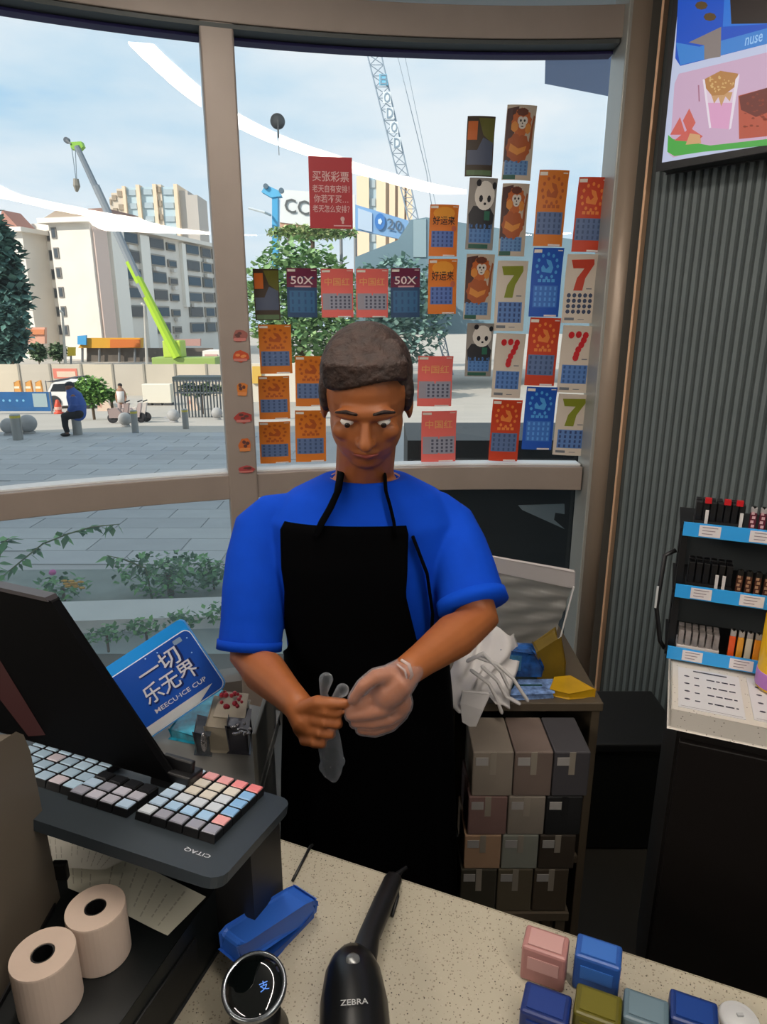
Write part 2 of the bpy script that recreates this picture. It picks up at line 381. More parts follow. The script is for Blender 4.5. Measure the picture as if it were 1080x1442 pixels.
for r in range(3):
    for c_ in range(4):
        if r == 2: keycap(a2-(3-c_)*PIT, b2-2*PIT, '#1a1c20')
        else: keycap(a2-(3-c_)*PIT, b2-r*PIT, [GY, '#b4b4c0', '#a9a9b4', BL][(r*3+c_) % 4])
a1, b1_ = kb(102.7, 1109)
for r in range(5):
    for c_ in range(6): keycap(a1-c_*PIT, b1_-r*PIT, ['#a9c4d8', '#b2cce0', '#9fb8cc', '#c0b8c0'][(r*2+c_*3+r*c_) % 4])
ta, tb = kb(279, 1194); g = G()
add_text(g, 'CITAQ', .0285, .0065, frame_map(K(ta, tb, -.0046), -KU, -(-KV) if False else KV*1, None))
g.build('lettering', mat('#c8ccd0', .5), pos)
# monitor, leaning
P0 = atz(240, 1100, 1.10); P1 = CAM + ray(70, 848)*.75
MW = .36; d = KU
mon = thing('register_monitor', 'large black flat monitor leaning over the register keys', 'monitor', (P0.x-.1, P0.y, 1.09))
up = (P1-P0); nn = KU.cross(up).normalized()
ML = P0-KU*MW; 
G().prism([P0, P1, P1-KU*MW, ML], -nn*.012).build('display_panel', mat('#020203', .6, spec=.1), mon, bevel=.002)
G().prism([P1+up.normalized()*.001+nn*.002, P1+up.normalized()*.007+nn*.002, P1-KU*MW+up.normalized()*.007+nn*.002, P1-KU*MW+up.normalized()*.001+nn*.002], -nn*.016).build('bezel', mat('#4a4648', .35, .3), mon)
r0, r1 = ML.lerp(P0, .05), ML.lerp(P0, .70)
side = 1 if nn.dot(CAM-P0) > 0 else -1
offn = nn*(.0006 if side > 0 else -.0126)
pr = [atplane(0, 930, P0+offn, nn), atplane(64, 1035, P0+offn, nn), atplane(40, 1037, P0+offn, nn), atplane(0, 985, P0+offn, nn)]
G().poly(pr).build('red_stripe', mat('#330707', .6), mon)
fo = K(*kb(236, 1094), .0)
G().box(fo+KN*.004+KU*.012, (.05, .03, .02), KU, KV, KN).box(fo+KN*.012+KU*.012, (.04, .008, .03), KU, KV, KN).build('hinge_foot', BLACK, mon, bevel=.002)

# ---------------- cash drawer in front of the terminal
D0 = atz(302, 1255, 1.0); D1 = atz(171, 1438, 1.0)
dv = (D1-D0).normalized(); 
dr = thing('cash_drawer', 'black steel cash drawer under the paper rolls', 'cash drawer', (D1.x-.1, D1.y, CT))
Q = [D0-dv*.012, D0+dv*.33, D0+dv*.33-U*.45, D0-dv*.012-U*.45]
G().prism([(p.x, p.y, CT+.001) for p in Q], (0, 0, .079)).build('drawer_case', mat('#101415', .42), dr, bevel=.003)
p = D0+dv*.14+Vector((.0, 0, -.045)); G().box(p+U*.001, (.003, .2, .05), U, dv).build('drawer_front', mat('#0a0c0d', .5), dr, bevel=.001)

# ---------------- paper rolls
def roll(u, v, label):
    c = atz(u, v, 1.057); t = thing('paper_roll', label, 'paper roll', (c.x, c.y, 1.0), 'thermal paper rolls on the cash drawer')
    R_ = .0275
    G().lathe((c.x, c.y, 1.0005), [(R_*.985, 0), (R_, .001), (R_, .055), (R_*.985, .0565), (.0102, .0565), (.0098, .054), (.0098, .003)], 40).build('paper', mat('#bfab9b', .7, 0, .03, 30), t, smooth=False)
    G().lathe((c.x, c.y, 1.001), [(.0097, .0), (.0097, .0555), (.0085, .0555), (.0085, .002), (0, .002)], 20).build('core', BLACK, t)
roll(134, 1277, 'pale paper roll standing behind the other, closer to the receipts')
roll(60, 1342, 'pale paper roll standing in front, nearest the bottom-left corner')

# ---------------- receipts (curled paper)
def curl_sheet(name, c4, mt, label, amp, zoff, text=True):   # corners a,b (far edge) c,d (near edge)
    a, b, c, d = [Vector(p) for p in c4]; n = 14; vs = []
    def pt(s, t, lift=0):
        p = a.lerp(b, s).lerp(d.lerp(c, s), t); return p+Vector((0, 0, zoff+amp*(.5-.5*math.cos(s*5.5+1.2*t))+lift))
    t_ = thing(name, label, 'receipt', (a+b+c+d)/4+Vector((0, 0, zoff)), 'receipts lying on the drawer')
    g = G(); vs = [pt(i/n, j/4) for i in range(n+1) for j in range(5)]+[pt(i/n, j/4, -.0004) for i in range(n+1) for j in range(5)]
    o2 = (n+1)*5
    fs = [(i*5+j, (i+1)*5+j, (i+1)*5+j+1, i*5+j+1) for i in range(n) for j in range(4)]
    fs += [tuple(o2+k for k in reversed(f)) for f in fs]
    g.add(vs, fs).build('paper', mt, t_, smooth=True)
    if text:
        g = G(); random.seed(3)
        for r in range(11):
            x = .06+r*.082; w0 = .1; 
            for wd in range(7):
                w1 = w0+random.uniform(.05, .13)
                if random.random() < .75 and w1 < .93:
                    g.add([pt(x, w0, .0006), pt(x+.011, w0, .0006), pt(x+.011, w1, .0006), pt(x, w1, .0006)], [(0, 1, 2, 3)])
                w0 = w1+.03
        g.build('print', mat('#aaa697', .7), t_)
RC = mat('#cbc8b6', .7)
curl_sheet('receipt', [atz(88, 1170, 1.02), atz(290, 1264, 1.003), atz(236, 1318, 1.003), atz(96, 1252, 1.004)], RC, 'long creased cream receipt curling toward the stapler', .003, .0008)
curl_sheet('receipt', [atz(60, 1140, 1.03), atz(178, 1214, 1.02), atz(150, 1228, 1.02), atz(70, 1232, 1.02)], mat('#d6d2c6', .7), 'shorter white receipt tucked under the register, on top of the long one', .004, .004)

# ---------------- taupe housing at the left edge
pn = thing('printer_housing', 'tall taupe plastic housing with rounded corner at the left edge', 'printer', (-.37, .47, 1.0))
prof = [(.575, 1.002), (.572, 1.055), (.566, 1.19), (.560, 1.212), (.550, 1.222), (.50, 1.235), (.34, 1.245), (.34, 1.002)]
G().prism([(-.349, y, z) for y, z in prof], (-.05, 0, 0)).build('shell', mat('#5c5347', .55, 0, .03, 20), pn, bevel=.006)
G().box((-.345, .579, 1.035), (.016, .008, .022)).build('latch', BLACK, pn, bevel=.002)
G().box((-.372, .455, 1.0035), (.05, .22, .005)).build('foot', BLACK, pn)

# ---------------- stapler
def counter_pt(u, v, h=0): p = atz(u, v, CT+h); return p
sa, sb = counter_pt(348, 1322, .042), counter_pt(410, 1268, .036)
sx = (sb-sa).normalized(); sy = Vector((-sx.y, sx.x, 0)); sc = (sa+sb)/2; sc.z = CT
st = thing('stapler', 'blue plastic stapler lying beside the black register base', 'stapler', sc)
BLU = mat('#1f4a96', .35)
def sp(a, b, h): return sc+sx*a+sy*b+Vector((0, 0, h))
base = [(-.050, 0), (.055, 0), (.055, .012), (.03, .009), (-.050, .007)]
G().prism([sp(a, -.014, h+.0005) for a, h in base], sy*.02).build('base', BLU, st, bevel=.002)
arm = [(-.056, .034), (-.056, .056), (-.050, .058), (.040, .040), (.056, .034), (.060, .024), (.058, .013), (.040, .013), (-.01, .024)]
G().prism([sp(a, -.0135, h) for a, h in arm], sy*.027).build('arm', mat('#2a5cb4', .35), st, bevel=.005)
G().prism([sp(a, -.006, h) for a, h in ((-.05, .027), (.03, .014), (.03, .018), (-.05, .034))], sy*.014).build('magazine', mat('#9aa0a8', .3, .8), st)

# ---------------- round payment scanner with blue symbol
pc = atz(358, 1388, .985)
ps = thing('payment_scanner', 'round black glass payment scanner with a small blue symbol', 'payment scanner', (pc.x, pc.y, CT))
tz = (CAM-pc).normalized(); tzn = Vector((0.0, -.25, 1)).normalized(); tx = Vector((1, 0, 0)); ty = tzn.cross(tx)
G().lathe((pc.x, pc.y, CT+.0005), [(.030, 0), (.031, .006), (.024, .02), (.024, .052)], 32).build('body', mat('#111215', .35), ps, smooth=True)
G().lathe(pc, [(.027, -.014), (.031, -.004), (.0312, .001), (.029, .0025), (.0275, .0012), (.0, .001)], 40, tx, ty, tzn).build('rim', mat('#7d8287', .2, .9), ps, smooth=True)
G().lathe(pc, [(.0274, .0014), (.027, .0022), (.018, .0032), (0, .0036)], 40, tx, ty, tzn).build('glass_face', mat('#050808', .04, spec=.8), ps, smooth=True)
g = G(); add_text(g, '支', .009, .009, frame_map(pc+tx*.010-ty*.002, tx*.92+ty*.38, ty*.92-tx*.38, None, .0042)); g.build('payment_symbol', mat('#5b9cff', .5, emit=.7), ps)

# ---------------- barcode scanner
h0, h1, h2, h3 = atz(500, 1460, CT+.035), atz(497, 1372, CT+.035), atz(512, 1318, CT+.030), atz(553, 1240, CT+.012)
bs = thing('barcode_scanner', 'black handheld barcode scanner lying on its side with its cable', 'barcode scanner', (h1.x, h1.y, CT))
g = G(); ax = (h0-h1).normalized()
hp = [h1-ax*.030, h1-ax*.026, h1-ax*.015, h1, h1+ax*.03, h1+ax*.08, h1+ax*.12]
g.tube(hp, [.006, .014, .023, .029, .0335, .034, .033], 20, flat=(1, .85)).build('head', mat('#0b0c0d', .32), bs, smooth=True)
g = G(); g.tube([h1-ax*.01+Vector((.008, 0, -.004)), h1.lerp(h3, .35), h1.lerp(h3, .7), h3], [.016, .0125, .0125, .0115], 14, rnd=True, flat=(1, .8)).build('handle', mat('#0b0b0c', .4), bs, smooth=True)
tp = h1+Vector((0, 0, .0235))
G().ball(h1+ax*.004+Vector((0, 0, .0245)), (.0075, .0075, .002), 16).build('indicator', mat('#6e7070', .25, .5), bs, smooth=True)
g = G(); rt = Vector((-ax.y, ax.x, 0)); rt = rt if rt.x > 0 else -rt
add_text(g, 'ZEBRA', .026, .0055, frame_map(h1+ax*.052+Vector((0, 0, .0300)), rt, -ax)); g.build('lettering', mat('#9a9c9c', .4), bs)
G().tube([h3-Vector((0, 0, .0)), atz(560, 1232, CT+.01), atz(566, 1226, CT+.006), atz(572, 1222, CT+.004)], [.005, .004, .0025, .0025], 10).tube([h3+Vector((.004, 0, 0)), atz(560, 1262, CT+.008), atz(552, 1290, CT+.004)], .0022, 8).build('cable', BLACK, bs, smooth=True)
cb = G().tube([atz(412, 1240, CT+.0025), atz(425, 1215, CT+.0025), atz(437, 1192, CT+.0025), atz(440, 1190, CT-.06)], .002, 8).build('cable', BLACK, smooth=True)
tag(cb, 'thin dark cable running over the counter edge behind the stapler', 'cable')
cb = G().tube([atz(528, 1300, CT+.0025), atz(536, 1262, CT+.0025), atz(546, 1232, CT+.0025), atz(549, 1229, CT-.06)], .0018, 8).build('cable', BLACK, smooth=True)
tag(cb, 'thin dark cable running past the barcode scanner handle over the counter edge', 'cable')

# ================================================================ RIGHT COUNTER AND RACK
RA = Vector((.498, 1.016, 0)); E1 = Vector((.92, -.39, 0)).normalized(); E2 = Vector((.39, .92, 0)).normalized()
rc = thing('side_counter', 'white topped side counter with black front below the lighter rack', 'counter', (RA.x+.2, RA.y+.1, 0))
Q = [RA, RA+E1*1.1, RA+E1*1.1+E2*.5, RA+E2*.5]
G().prism([(p.x, p.y, .915) for p in Q], (0, 0, .035)).build('countertop', speck_mat('#c8c2b8', [('#8a847a', .15, 120)]), rc, bevel=.003)
i_ = [RA+E1*.015+E2*.02, RA+E1*1.09+E2*.02, RA+E1*1.09+E2*.48, RA+E1*.015+E2*.48]
G().prism([(p.x, p.y, 0) for p in i_], (0, 0, .915)).build('body', mat('#14100d', .5), rc)
for k_, (a0, a1) in enumerate(((.02, .52), (.53, 1.08))):
    G().box(RA+E1*((a0+a1)/2)+E2*.012+Vector((0, 0, .47)), (a1-a0, .015, .84), E1, E2).build('door', mat('#120e0c', .45), rc, bevel=.002)
def card(u0, v0, w, h, label, seed):
    p = atz(u0, v0, .9505); t = thing('price_card', label, 'card', p, 'printed price cards on the side counter')
    o_ = Vector((p.x, p.y, 0))
    Qc = [o_, o_+E1*w, o_+E1*w+E2*h, o_+E2*h]
    G().prism([(q.x, q.y, .9503) for q in Qc], (0, 0, .0012)).build('sheet', mat('#c9c8ca', .4), t)
    g = G(); random.seed(seed); m = lambda x, y: (o_+E1*x+E2*y+Vector((0, 0, .952)))
    g.add([m(.004, .004), m(w-.004, .004), m(w-.004, .0048), m(.004, .0048)], [(0, 1, 2, 3)])
    for r in range(4):
        y = h*(.18+.19*r)
        g.poly([m(*q) for q in disc(w*.14, y+.004, .005, .003, 8)])
        g.add([m(w*.26, y), m(w*.34, y), m(w*.34, y+.004), m(w*.26, y+.004)], [(0, 1, 2, 3)])
        x = w*.46
        while x < w*.9:
            x2 = min(x+random.uniform(.006, .016), w*.92)
            g.add([m(x, y), m(x2, y), m(x2, y+.0045), m(x, y+.0045)], [(0, 1, 2, 3)]); x = x2+.003
    g.add([m(w*.25, h*.92), m(w*.8, h*.92), m(w*.8, h*.95), m(w*.25, h*.95)], [(0, 1, 2, 3)])
    g.build('print', mat('#3a3a48', .6), t)
card(955, 995, .105, .15, 'white price card at the left end of the side counter', 1)
card(1062, 1014, .11, .15, 'white price card under the yellow bottle', 2)

RO = Vector((.574, 1.210, 0)) - E2*.02
rack = thing('lighter_rack', 'black three-tier lighter rack with blue price strips', 'display rack', (RO.x+.1, RO.y, .95))
def R3(a, b, z): return RO+E1*a+E2*b+Vector((0, 0, z))
SH = [.966, 1.097, 1.221]
for i, z in enumerate(SH):
    G().box(R3(.21, .08, z), (.44, .16, .006), E1, E2).build('shelf', BLACK, rack)
    G().box(R3(.2125, -.004, z+.004), (.435, .004, .026), E1, E2).build('price_strip', mat('#2f9ae0', .35), rack)
    for a, w in ((.04, .036), (.125, .04), (.21, .036), (.30, .04)):
        G().box(R3(a, -.0065, z+.004), (w, .0012, .021), E1, E2).build('price_tag', mat('#d8d2d2', .5), rack)
    g = G()
    for a in (.04, .125, .21, .30):
        for r in range(3): g.box(R3(a-.002*r, -.0073, z+.011-r*.006), (.026-.004*r, .0005, .0014), E1, E2)
    g.build('print', mat('#8a7c84', .6), rack)
    g = G(); add_text(g, '7.2OL' if i == 0 else '4.X.O5', .045, .010, frame_map(R3(.172 if i else .085, -.0066, z+.004), E1, (0, 0, 1))); 
    if i != 0: g.build('lettering', mat('#e6eef6', .5), rack)
    else: pass
for a in (.0, .42):
    G().box(R3(a, .02, 1.092), (.012, .02, .284), E1, E2).build('post', BLACK, rack)
    G().box(R3(a, .15, 1.085), (.008, .02, .27), E1, E2).build('post', BLACK, rack)
G().box(R3(.21, .165, 1.085), (.43, .006, .26), E1, E2).build('back_panel', mat('#3a3f40', .6), rack)
# side hook holder
sh = G().tube([R3(-.012, .03, 1.17), R3(-.03, .02, 1.16), R3(-.034, .02, 1.05), R3(-.02, .02, .98), R3(-.010, .02, .965)], .0045, 8).build('side_handle', BLACK, rack, smooth=True)
G().box(R3(-.036, .012, 1.075), (.004, .004, .045), E1, E2).build('white_clip', mat('#b9bcbc', .4), rack)

def lighter(col, top, h=.058, printed=None):
    t = thing('lighter', 'x', 'lighter', (0, 0, 0))
    G().bbox((-.0055, -.004, 0), (.0055, .004, h*.8)).build('body', mat(col, .25), t, bevel=.002)
    G().bbox((-.005, -.0037, h*.8), (.005, .0037, h)).build('hood', mat(top, .3, .5 if top != '#141414' else 0), t, bevel=.001)
    g = G()
    if printed:
        for k_ in range(5): g.bbox((-.004+.002*(k_ % 2), -.0046, .005+k_*.008), (.001+.002*(k_ % 2), -.004, .010+k_*.008))
        g.build('pattern', mat(printed, .4), t)
    G().lathe((0, -.001, h), [(.003, -.002), (.003, .002), (0, .002)], 8).build('spark_wheel', mat('#2a2a2a', .3, .8), t)
    return t
def put(t, p, rz, lab, grp):
    t.location = p; t.rotation_euler = (0, 0, rz); t['label'] = lab; t['group'] = grp
RZ = math.atan2(E1.y, E1.x)
P1_ = lighter('#5c2230', '#b9b4b4', .05, '#caa0a4')
for i in range(6):
    t = P1_ if i == 0 else copy_tree(P1_)
    put(t, R3(.108+i*.0152, .012, SH[2]+.0035), RZ, 'maroon patterned lighter on the top rack shelf, '+['first from the left', 'second from the left', 'third from the left', 'fourth from the left', 'fifth from the left', 'last on the right'][i], 'patterned lighters on the top rack shelf')
P2_ = lighter('#4a2c22', '#141414', .052, '#a07a5c')
for i in range(6):
    t = P2_ if i == 0 else copy_tree(P2_)
    put(t, R3(.102+i*.0152, .012, SH[1]+.0035), RZ, 'brown patterned lighter on the middle rack shelf, '+['first from the left', 'second from the left', 'third from the left', 'fourth from the left', 'fifth from the left', 'last on the right'][i], 'patterned lighters on the middle rack shelf')
for i, (cc, nm) in enumerate((('#d2501c', 'red-orange lighter at the left of the bottom rack shelf row'), ('#d9962a', 'amber lighter second in the bottom rack shelf row'), ('#c8bfa8', 'cream lighter in the bottom rack shelf row'), ('#dd8a1e', 'orange lighter beside the cream one on the bottom rack shelf'), ('#e3a22c', 'amber lighter at the right end of the bottom rack shelf row'))):
    t = lighter(cc, '#b0aca8', .062); put(t, R3(.106+i*.0142, .012, SH[0]+.0035), RZ, nm, 'plain lighters on the bottom rack shelf')
# display cartons and clear lighters
def dbox(a, b, z, w, d_, h, col, label, extra=None):
    t = thing('display_box', label, 'box', R3(a, b, z), 'small display boxes on the lighter rack')
    G().prism([R3(a-w/2, b-d_/2, z), R3(a+w/2, b-d_/2, z), R3(a+w/2, b+d_/2, z), R3(a-w/2, b+d_/2, z)], (0, 0, .014)).build('tray', mat(col, .5), t)
    g = G(); n = int(w/.012)
    for i in range(n):
        for j in range(2): g.box(R3(a-w/2+(i+.5)*w/n, b-d_/4+j*d_/2, z+.014+(h-.014)/2), (w/n*.8, d_*.3, h-.014), E1, E2)
    g.build('packed_row', mat('#0d0c0e', .4) if extra != 'clear' else mat('#7d7672', .15, .1, .3, 60), t, bevel=.001)
    if extra == 'red':
        for x in (-.022, .01, .03): G().box(R3(a+x, b-d_/2+.004, z+h+.004), (.011, .008, .010), E1, E2).build('red_cap', mat('#b4141c', .4), t)
    if extra in ('red', 'white'):
        for x in ((-.022, .035) if extra == 'red' else (.012, .024)): G().box(R3(a+x, b-d_/2-.002, z+.021), (.0055, .003, .032), E1, E2).build('white_stick', mat('#c9c4c0', .35), t)
    return t
dbox(.054, .035, SH[2]+.0035, .084, .05, .05, '#1a1a1c', 'black packed display box with red caps on the top rack shelf', 'red')
dbox(.052, .035, SH[1]+.0035, .078, .05, .055, '#141416', 'black display box with two white lighters on the middle rack shelf', 'white')
dbox(.048, .03, SH[0]+.0035, .075, .05, .045, '#c2bcba', 'pale tray of clear lighters on the bottom rack shelf', 'clear')

# yellow bottle
bp = atz(1094, 970, .9525)
bt = thing('yellow_bottle', 'bright yellow drink bottle at the right edge on the side counter', 'bottle', (bp.x, bp.y, .95))
G().lathe((bp.x, bp.y, .9525), [(.030, 0), (.036, .004), (.037, .02), (.035, .03), (.037, .04), (.037, .14), (.031, .165), (.015, .185), (.013, .20)], 28).build('body', mat('#e0b010', .25), bt, smooth=True)
G().lathe((bp.x, bp.y, .9525), [(.0375, .008), (.0378, .01), (.0378, .035), (.0375, .037)], 28).build('lower_band', mat('#a46cb0', .3), bt, smooth=True)
G().lathe((bp.x, bp.y, 1.1525), [(.016, 0), (.016, .022), (.014, .024)], 20).build('cap', mat('#e08a90', .4), bt, smooth=True)
g = G()
for k_, (an, z, c) in enumerate(((-2.5, .12, 0), (-2.2, .09, 0), (-2.6, .075, 1), (-2.0, .065, 0))):
    o_ = Vector((bp.x+math.cos(an)*.036, bp.y+math.sin(an)*.036, .9525+z)); g.mi(c).ball(o_, (.009, .009, .009), 8)
g.build('fruit_print', [mat('#d8541c', .4), mat('#4a1a60', .4)], bt, smooth=True)

# ================================================================ TV SCREEN ON THE RIGHT WALL
T0 = atz(925, 240, 2.05)
TVN = WN; tv = thing('menu_screen', 'wall-mounted menu screen with drink pictures at top right', 'screen', (T0.x+.3, T0.y-.3, 2.05))
def T3(a, z, lift=0): return T0+WD*a+Vector((0, 0, z))+TVN*lift
G().prism([T3(0, 0, -.07), T3(.44, 0, -.07), T3(.44, .68, -.07), T3(0, .68, -.07)], TVN*.07).build('casing', BLACK, tv, bevel=.004)
def scr(poly, col, lift, name, em=.8):
    return G().poly([T3(a, z, lift) for a, z in poly]).build(name, mat(col, .4, emit=em), tv)
def tvpx(u, v): p = atplane(u, v, T0, TVN)-T0; return (p.dot(WD), p.z)
scr([(.014, .02), (.426, .02), (.426, .66), (.014, .66)], '#c3cbe6', .0006, 'display')
def spx(pts, col, lift, name, em=.75): return scr([tvpx(*p) for p in pts], col, lift, name, em)
spx([(951, 82), (958, 93), (1080, 62), (1140, 45), (1140, -60), (958, -60), (955, 0)], '#0f52c8', .0012, 'blue_panel')
spx([(952, 60), (985, 66), (1080, 40), (1140, 22), (1140, 45), (1080, 62), (958, 92)], '#3a86d8', .0016, 'blue_panel')
spx([(1018, 38), (1080, 34), (1140, 30), (1140, -60), (1080, -60), (1020, 0)], '#2878dc', .0015, 'blue_panel')
spx([(1030, 34), (1028, -10), (1140, -40), (1140, 26), (1085, 33)], '#1c0d0a', .0018, 'dark_drink')
spx([(970, 60), (1016, 38), (1015, 80), (992, 84), (992, 64)], '#8a7f7c', .0019, 'paper_bag')
for cx, cy in ((988, 8), (1000, 24)): spx(disc(cx, cy, 9, 6, 8), '#5c4420', .002, 'coffee_bean')
g = G(); add_text(g, 'nuse', .045, .02, frame_map(T3(*tvpx(1062, 56), .0024), WD, (0, 0, 1))); g.build('lettering', mat('#9ccaf4', .5, emit=.8), tv)
spx([(944, 205), (950, 118), (956, 104), (1080, 74), (1140, 60), (1140, 200), (1075, 200), (1000, 208), (948, 222), (941, 216)], '#d2b0cc', .0012, 'pink_panel')
spx([(941, 190), (948, 196), (1000, 205), (1080, 196), (1140, 186), (1140, 198), (1080, 205), (990, 214), (950, 220), (940, 214)], '#4fae4a', .0018, 'green_band')
spx([(992, 112), (1000, 180), (1026, 182), (1040, 104)], '#e6cfe2', .0016, 'drink_glass')
spx([(996, 145), (1000, 180), (1026, 182), (1032, 145)], '#e2a6cc', .0021, 'pink_milk')
spx([(992, 112), (994, 124), (1003, 135), (1020, 134), (1036, 122), (1040, 104), (1015, 100)], '#b98248', .0026, 'coffee_foam')
g = G(); random.seed(8)
for k_ in range(26):
    a_, b_ = random.uniform(1000, 1035), random.uniform(106, 130); g.poly([T3(*tvpx(a_+x, b_+y), .003) for x, y in disc(0, 0, random.uniform(1, 2.6), random.uniform(.8, 2), 6)])
g.build('foam_specks', mat('#e0b878', .4, emit=.7), tv)
g = G()
for k_ in range(22):
    a_, b_ = random.uniform(1046, 1080), random.uniform(132, 180); g.poly([T3(*tvpx(a_+x, b_+y), .0032) for x, y in disc(0, 0, random.uniform(1, 3), random.uniform(.8, 2.4), 6)])
g.build('fruit_specks', mat('#8c3a26', .4, emit=.7), tv)
spx([(1002, 134), (1006, 146), (1012, 137), (1016, 150), (1022, 136), (1028, 143), (1032, 130), (1003, 130)], '#cfa070', .0024, 'coffee_swirl')
spx([(1042, 104), (1041, 112), (1030, 181), (1027, 183), (1036, 112)], '#f0e4f0', .0028, 'glass_edge')
spx([(990, 112), (993, 112), (1002, 180), (999, 181)], '#f0e4f0', .0028, 'glass_edge')
spx([(983, 120), (985, 120), (986, 143), (984, 143)], '#b07890', .002, 'menu_caption')
spx([(1040, 135), (1041, 196), (1140, 186), (1140, 120), (1080, 124)], '#bb5640', .0021, 'red_drink')
spx([(1041, 136), (1044, 155), (1065, 165), (1090, 155), (1140, 150), (1140, 118), (1080, 124)], '#6e2c24', .0026, 'red_drink_top')
for poly in ([(944, 190), (958, 165), (966, 190)], [(962, 170), (971, 153), (980, 173), (970, 190)], [(950, 198), (972, 180), (990, 192), (982, 200)]):
    spx(poly, '#d4665c', .0024, 'melon_slice')
spx([(972, 188), (986, 190), (988, 202), (966, 204)], '#d8a878', .0028, 'melon_slice')

# ================================================================ LOTTERY TICKETS ON THE GLASS
def tkt_map(w, h, curl, bow):
    # local ticket space: x in [-.5,.5], y in [0,1]; +z faces the room; top edge curls forward
    def m(x, y, l=0.0):
        z = bow*(4*x*x-1)*-1 + curl*max(0, y-.55)**2*4 + l
        return Vector((x*w, -z, y*h))
    return m
MT = lambda c: mat(c, .5)
def grid_sheet(g, m, x0, x1, y0, y1, lift, nx=6, ny=5):
    vs = [m(x0+(x1-x0)*i/nx, y0+(y1-y0)*j/ny, lift) for j in range(ny+1) for i in range(nx+1)]
    g.add(vs, [(j*(nx+1)+i, j*(nx+1)+i+1, (j+1)*(nx+1)+i+1, (j+1)*(nx+1)+i) for j in range(ny) for i in range(nx)])
def mpoly(g, m, pts, lift):
    P = [Vector((x, y, 0)) for x, y in pts]
    T = [[P[i] for i in t] for t in tessellate_polygon([P])]
    out = []
    while T:
        t = T.pop(); L_ = [((t[i]-t[(i+1) % 3]).length, i) for i in range(3)]; l, i = max(L_)
        if l > .2: mm = (t[i]+t[(i+1) % 3])/2; T += [[t[i], mm, t[(i+2) % 3]], [mm, t[(i+1) % 3], t[(i+2) % 3]]]
        else: out.append(t)
    for t in out: g.add([m(p.x, p.y, lift) for p in t], [(0, 1, 2)])
def bar(g, m, x0, y0, x1, y1, lift): grid_sheet(g, m, x0, x1, y0, y1, lift, 3, 2)
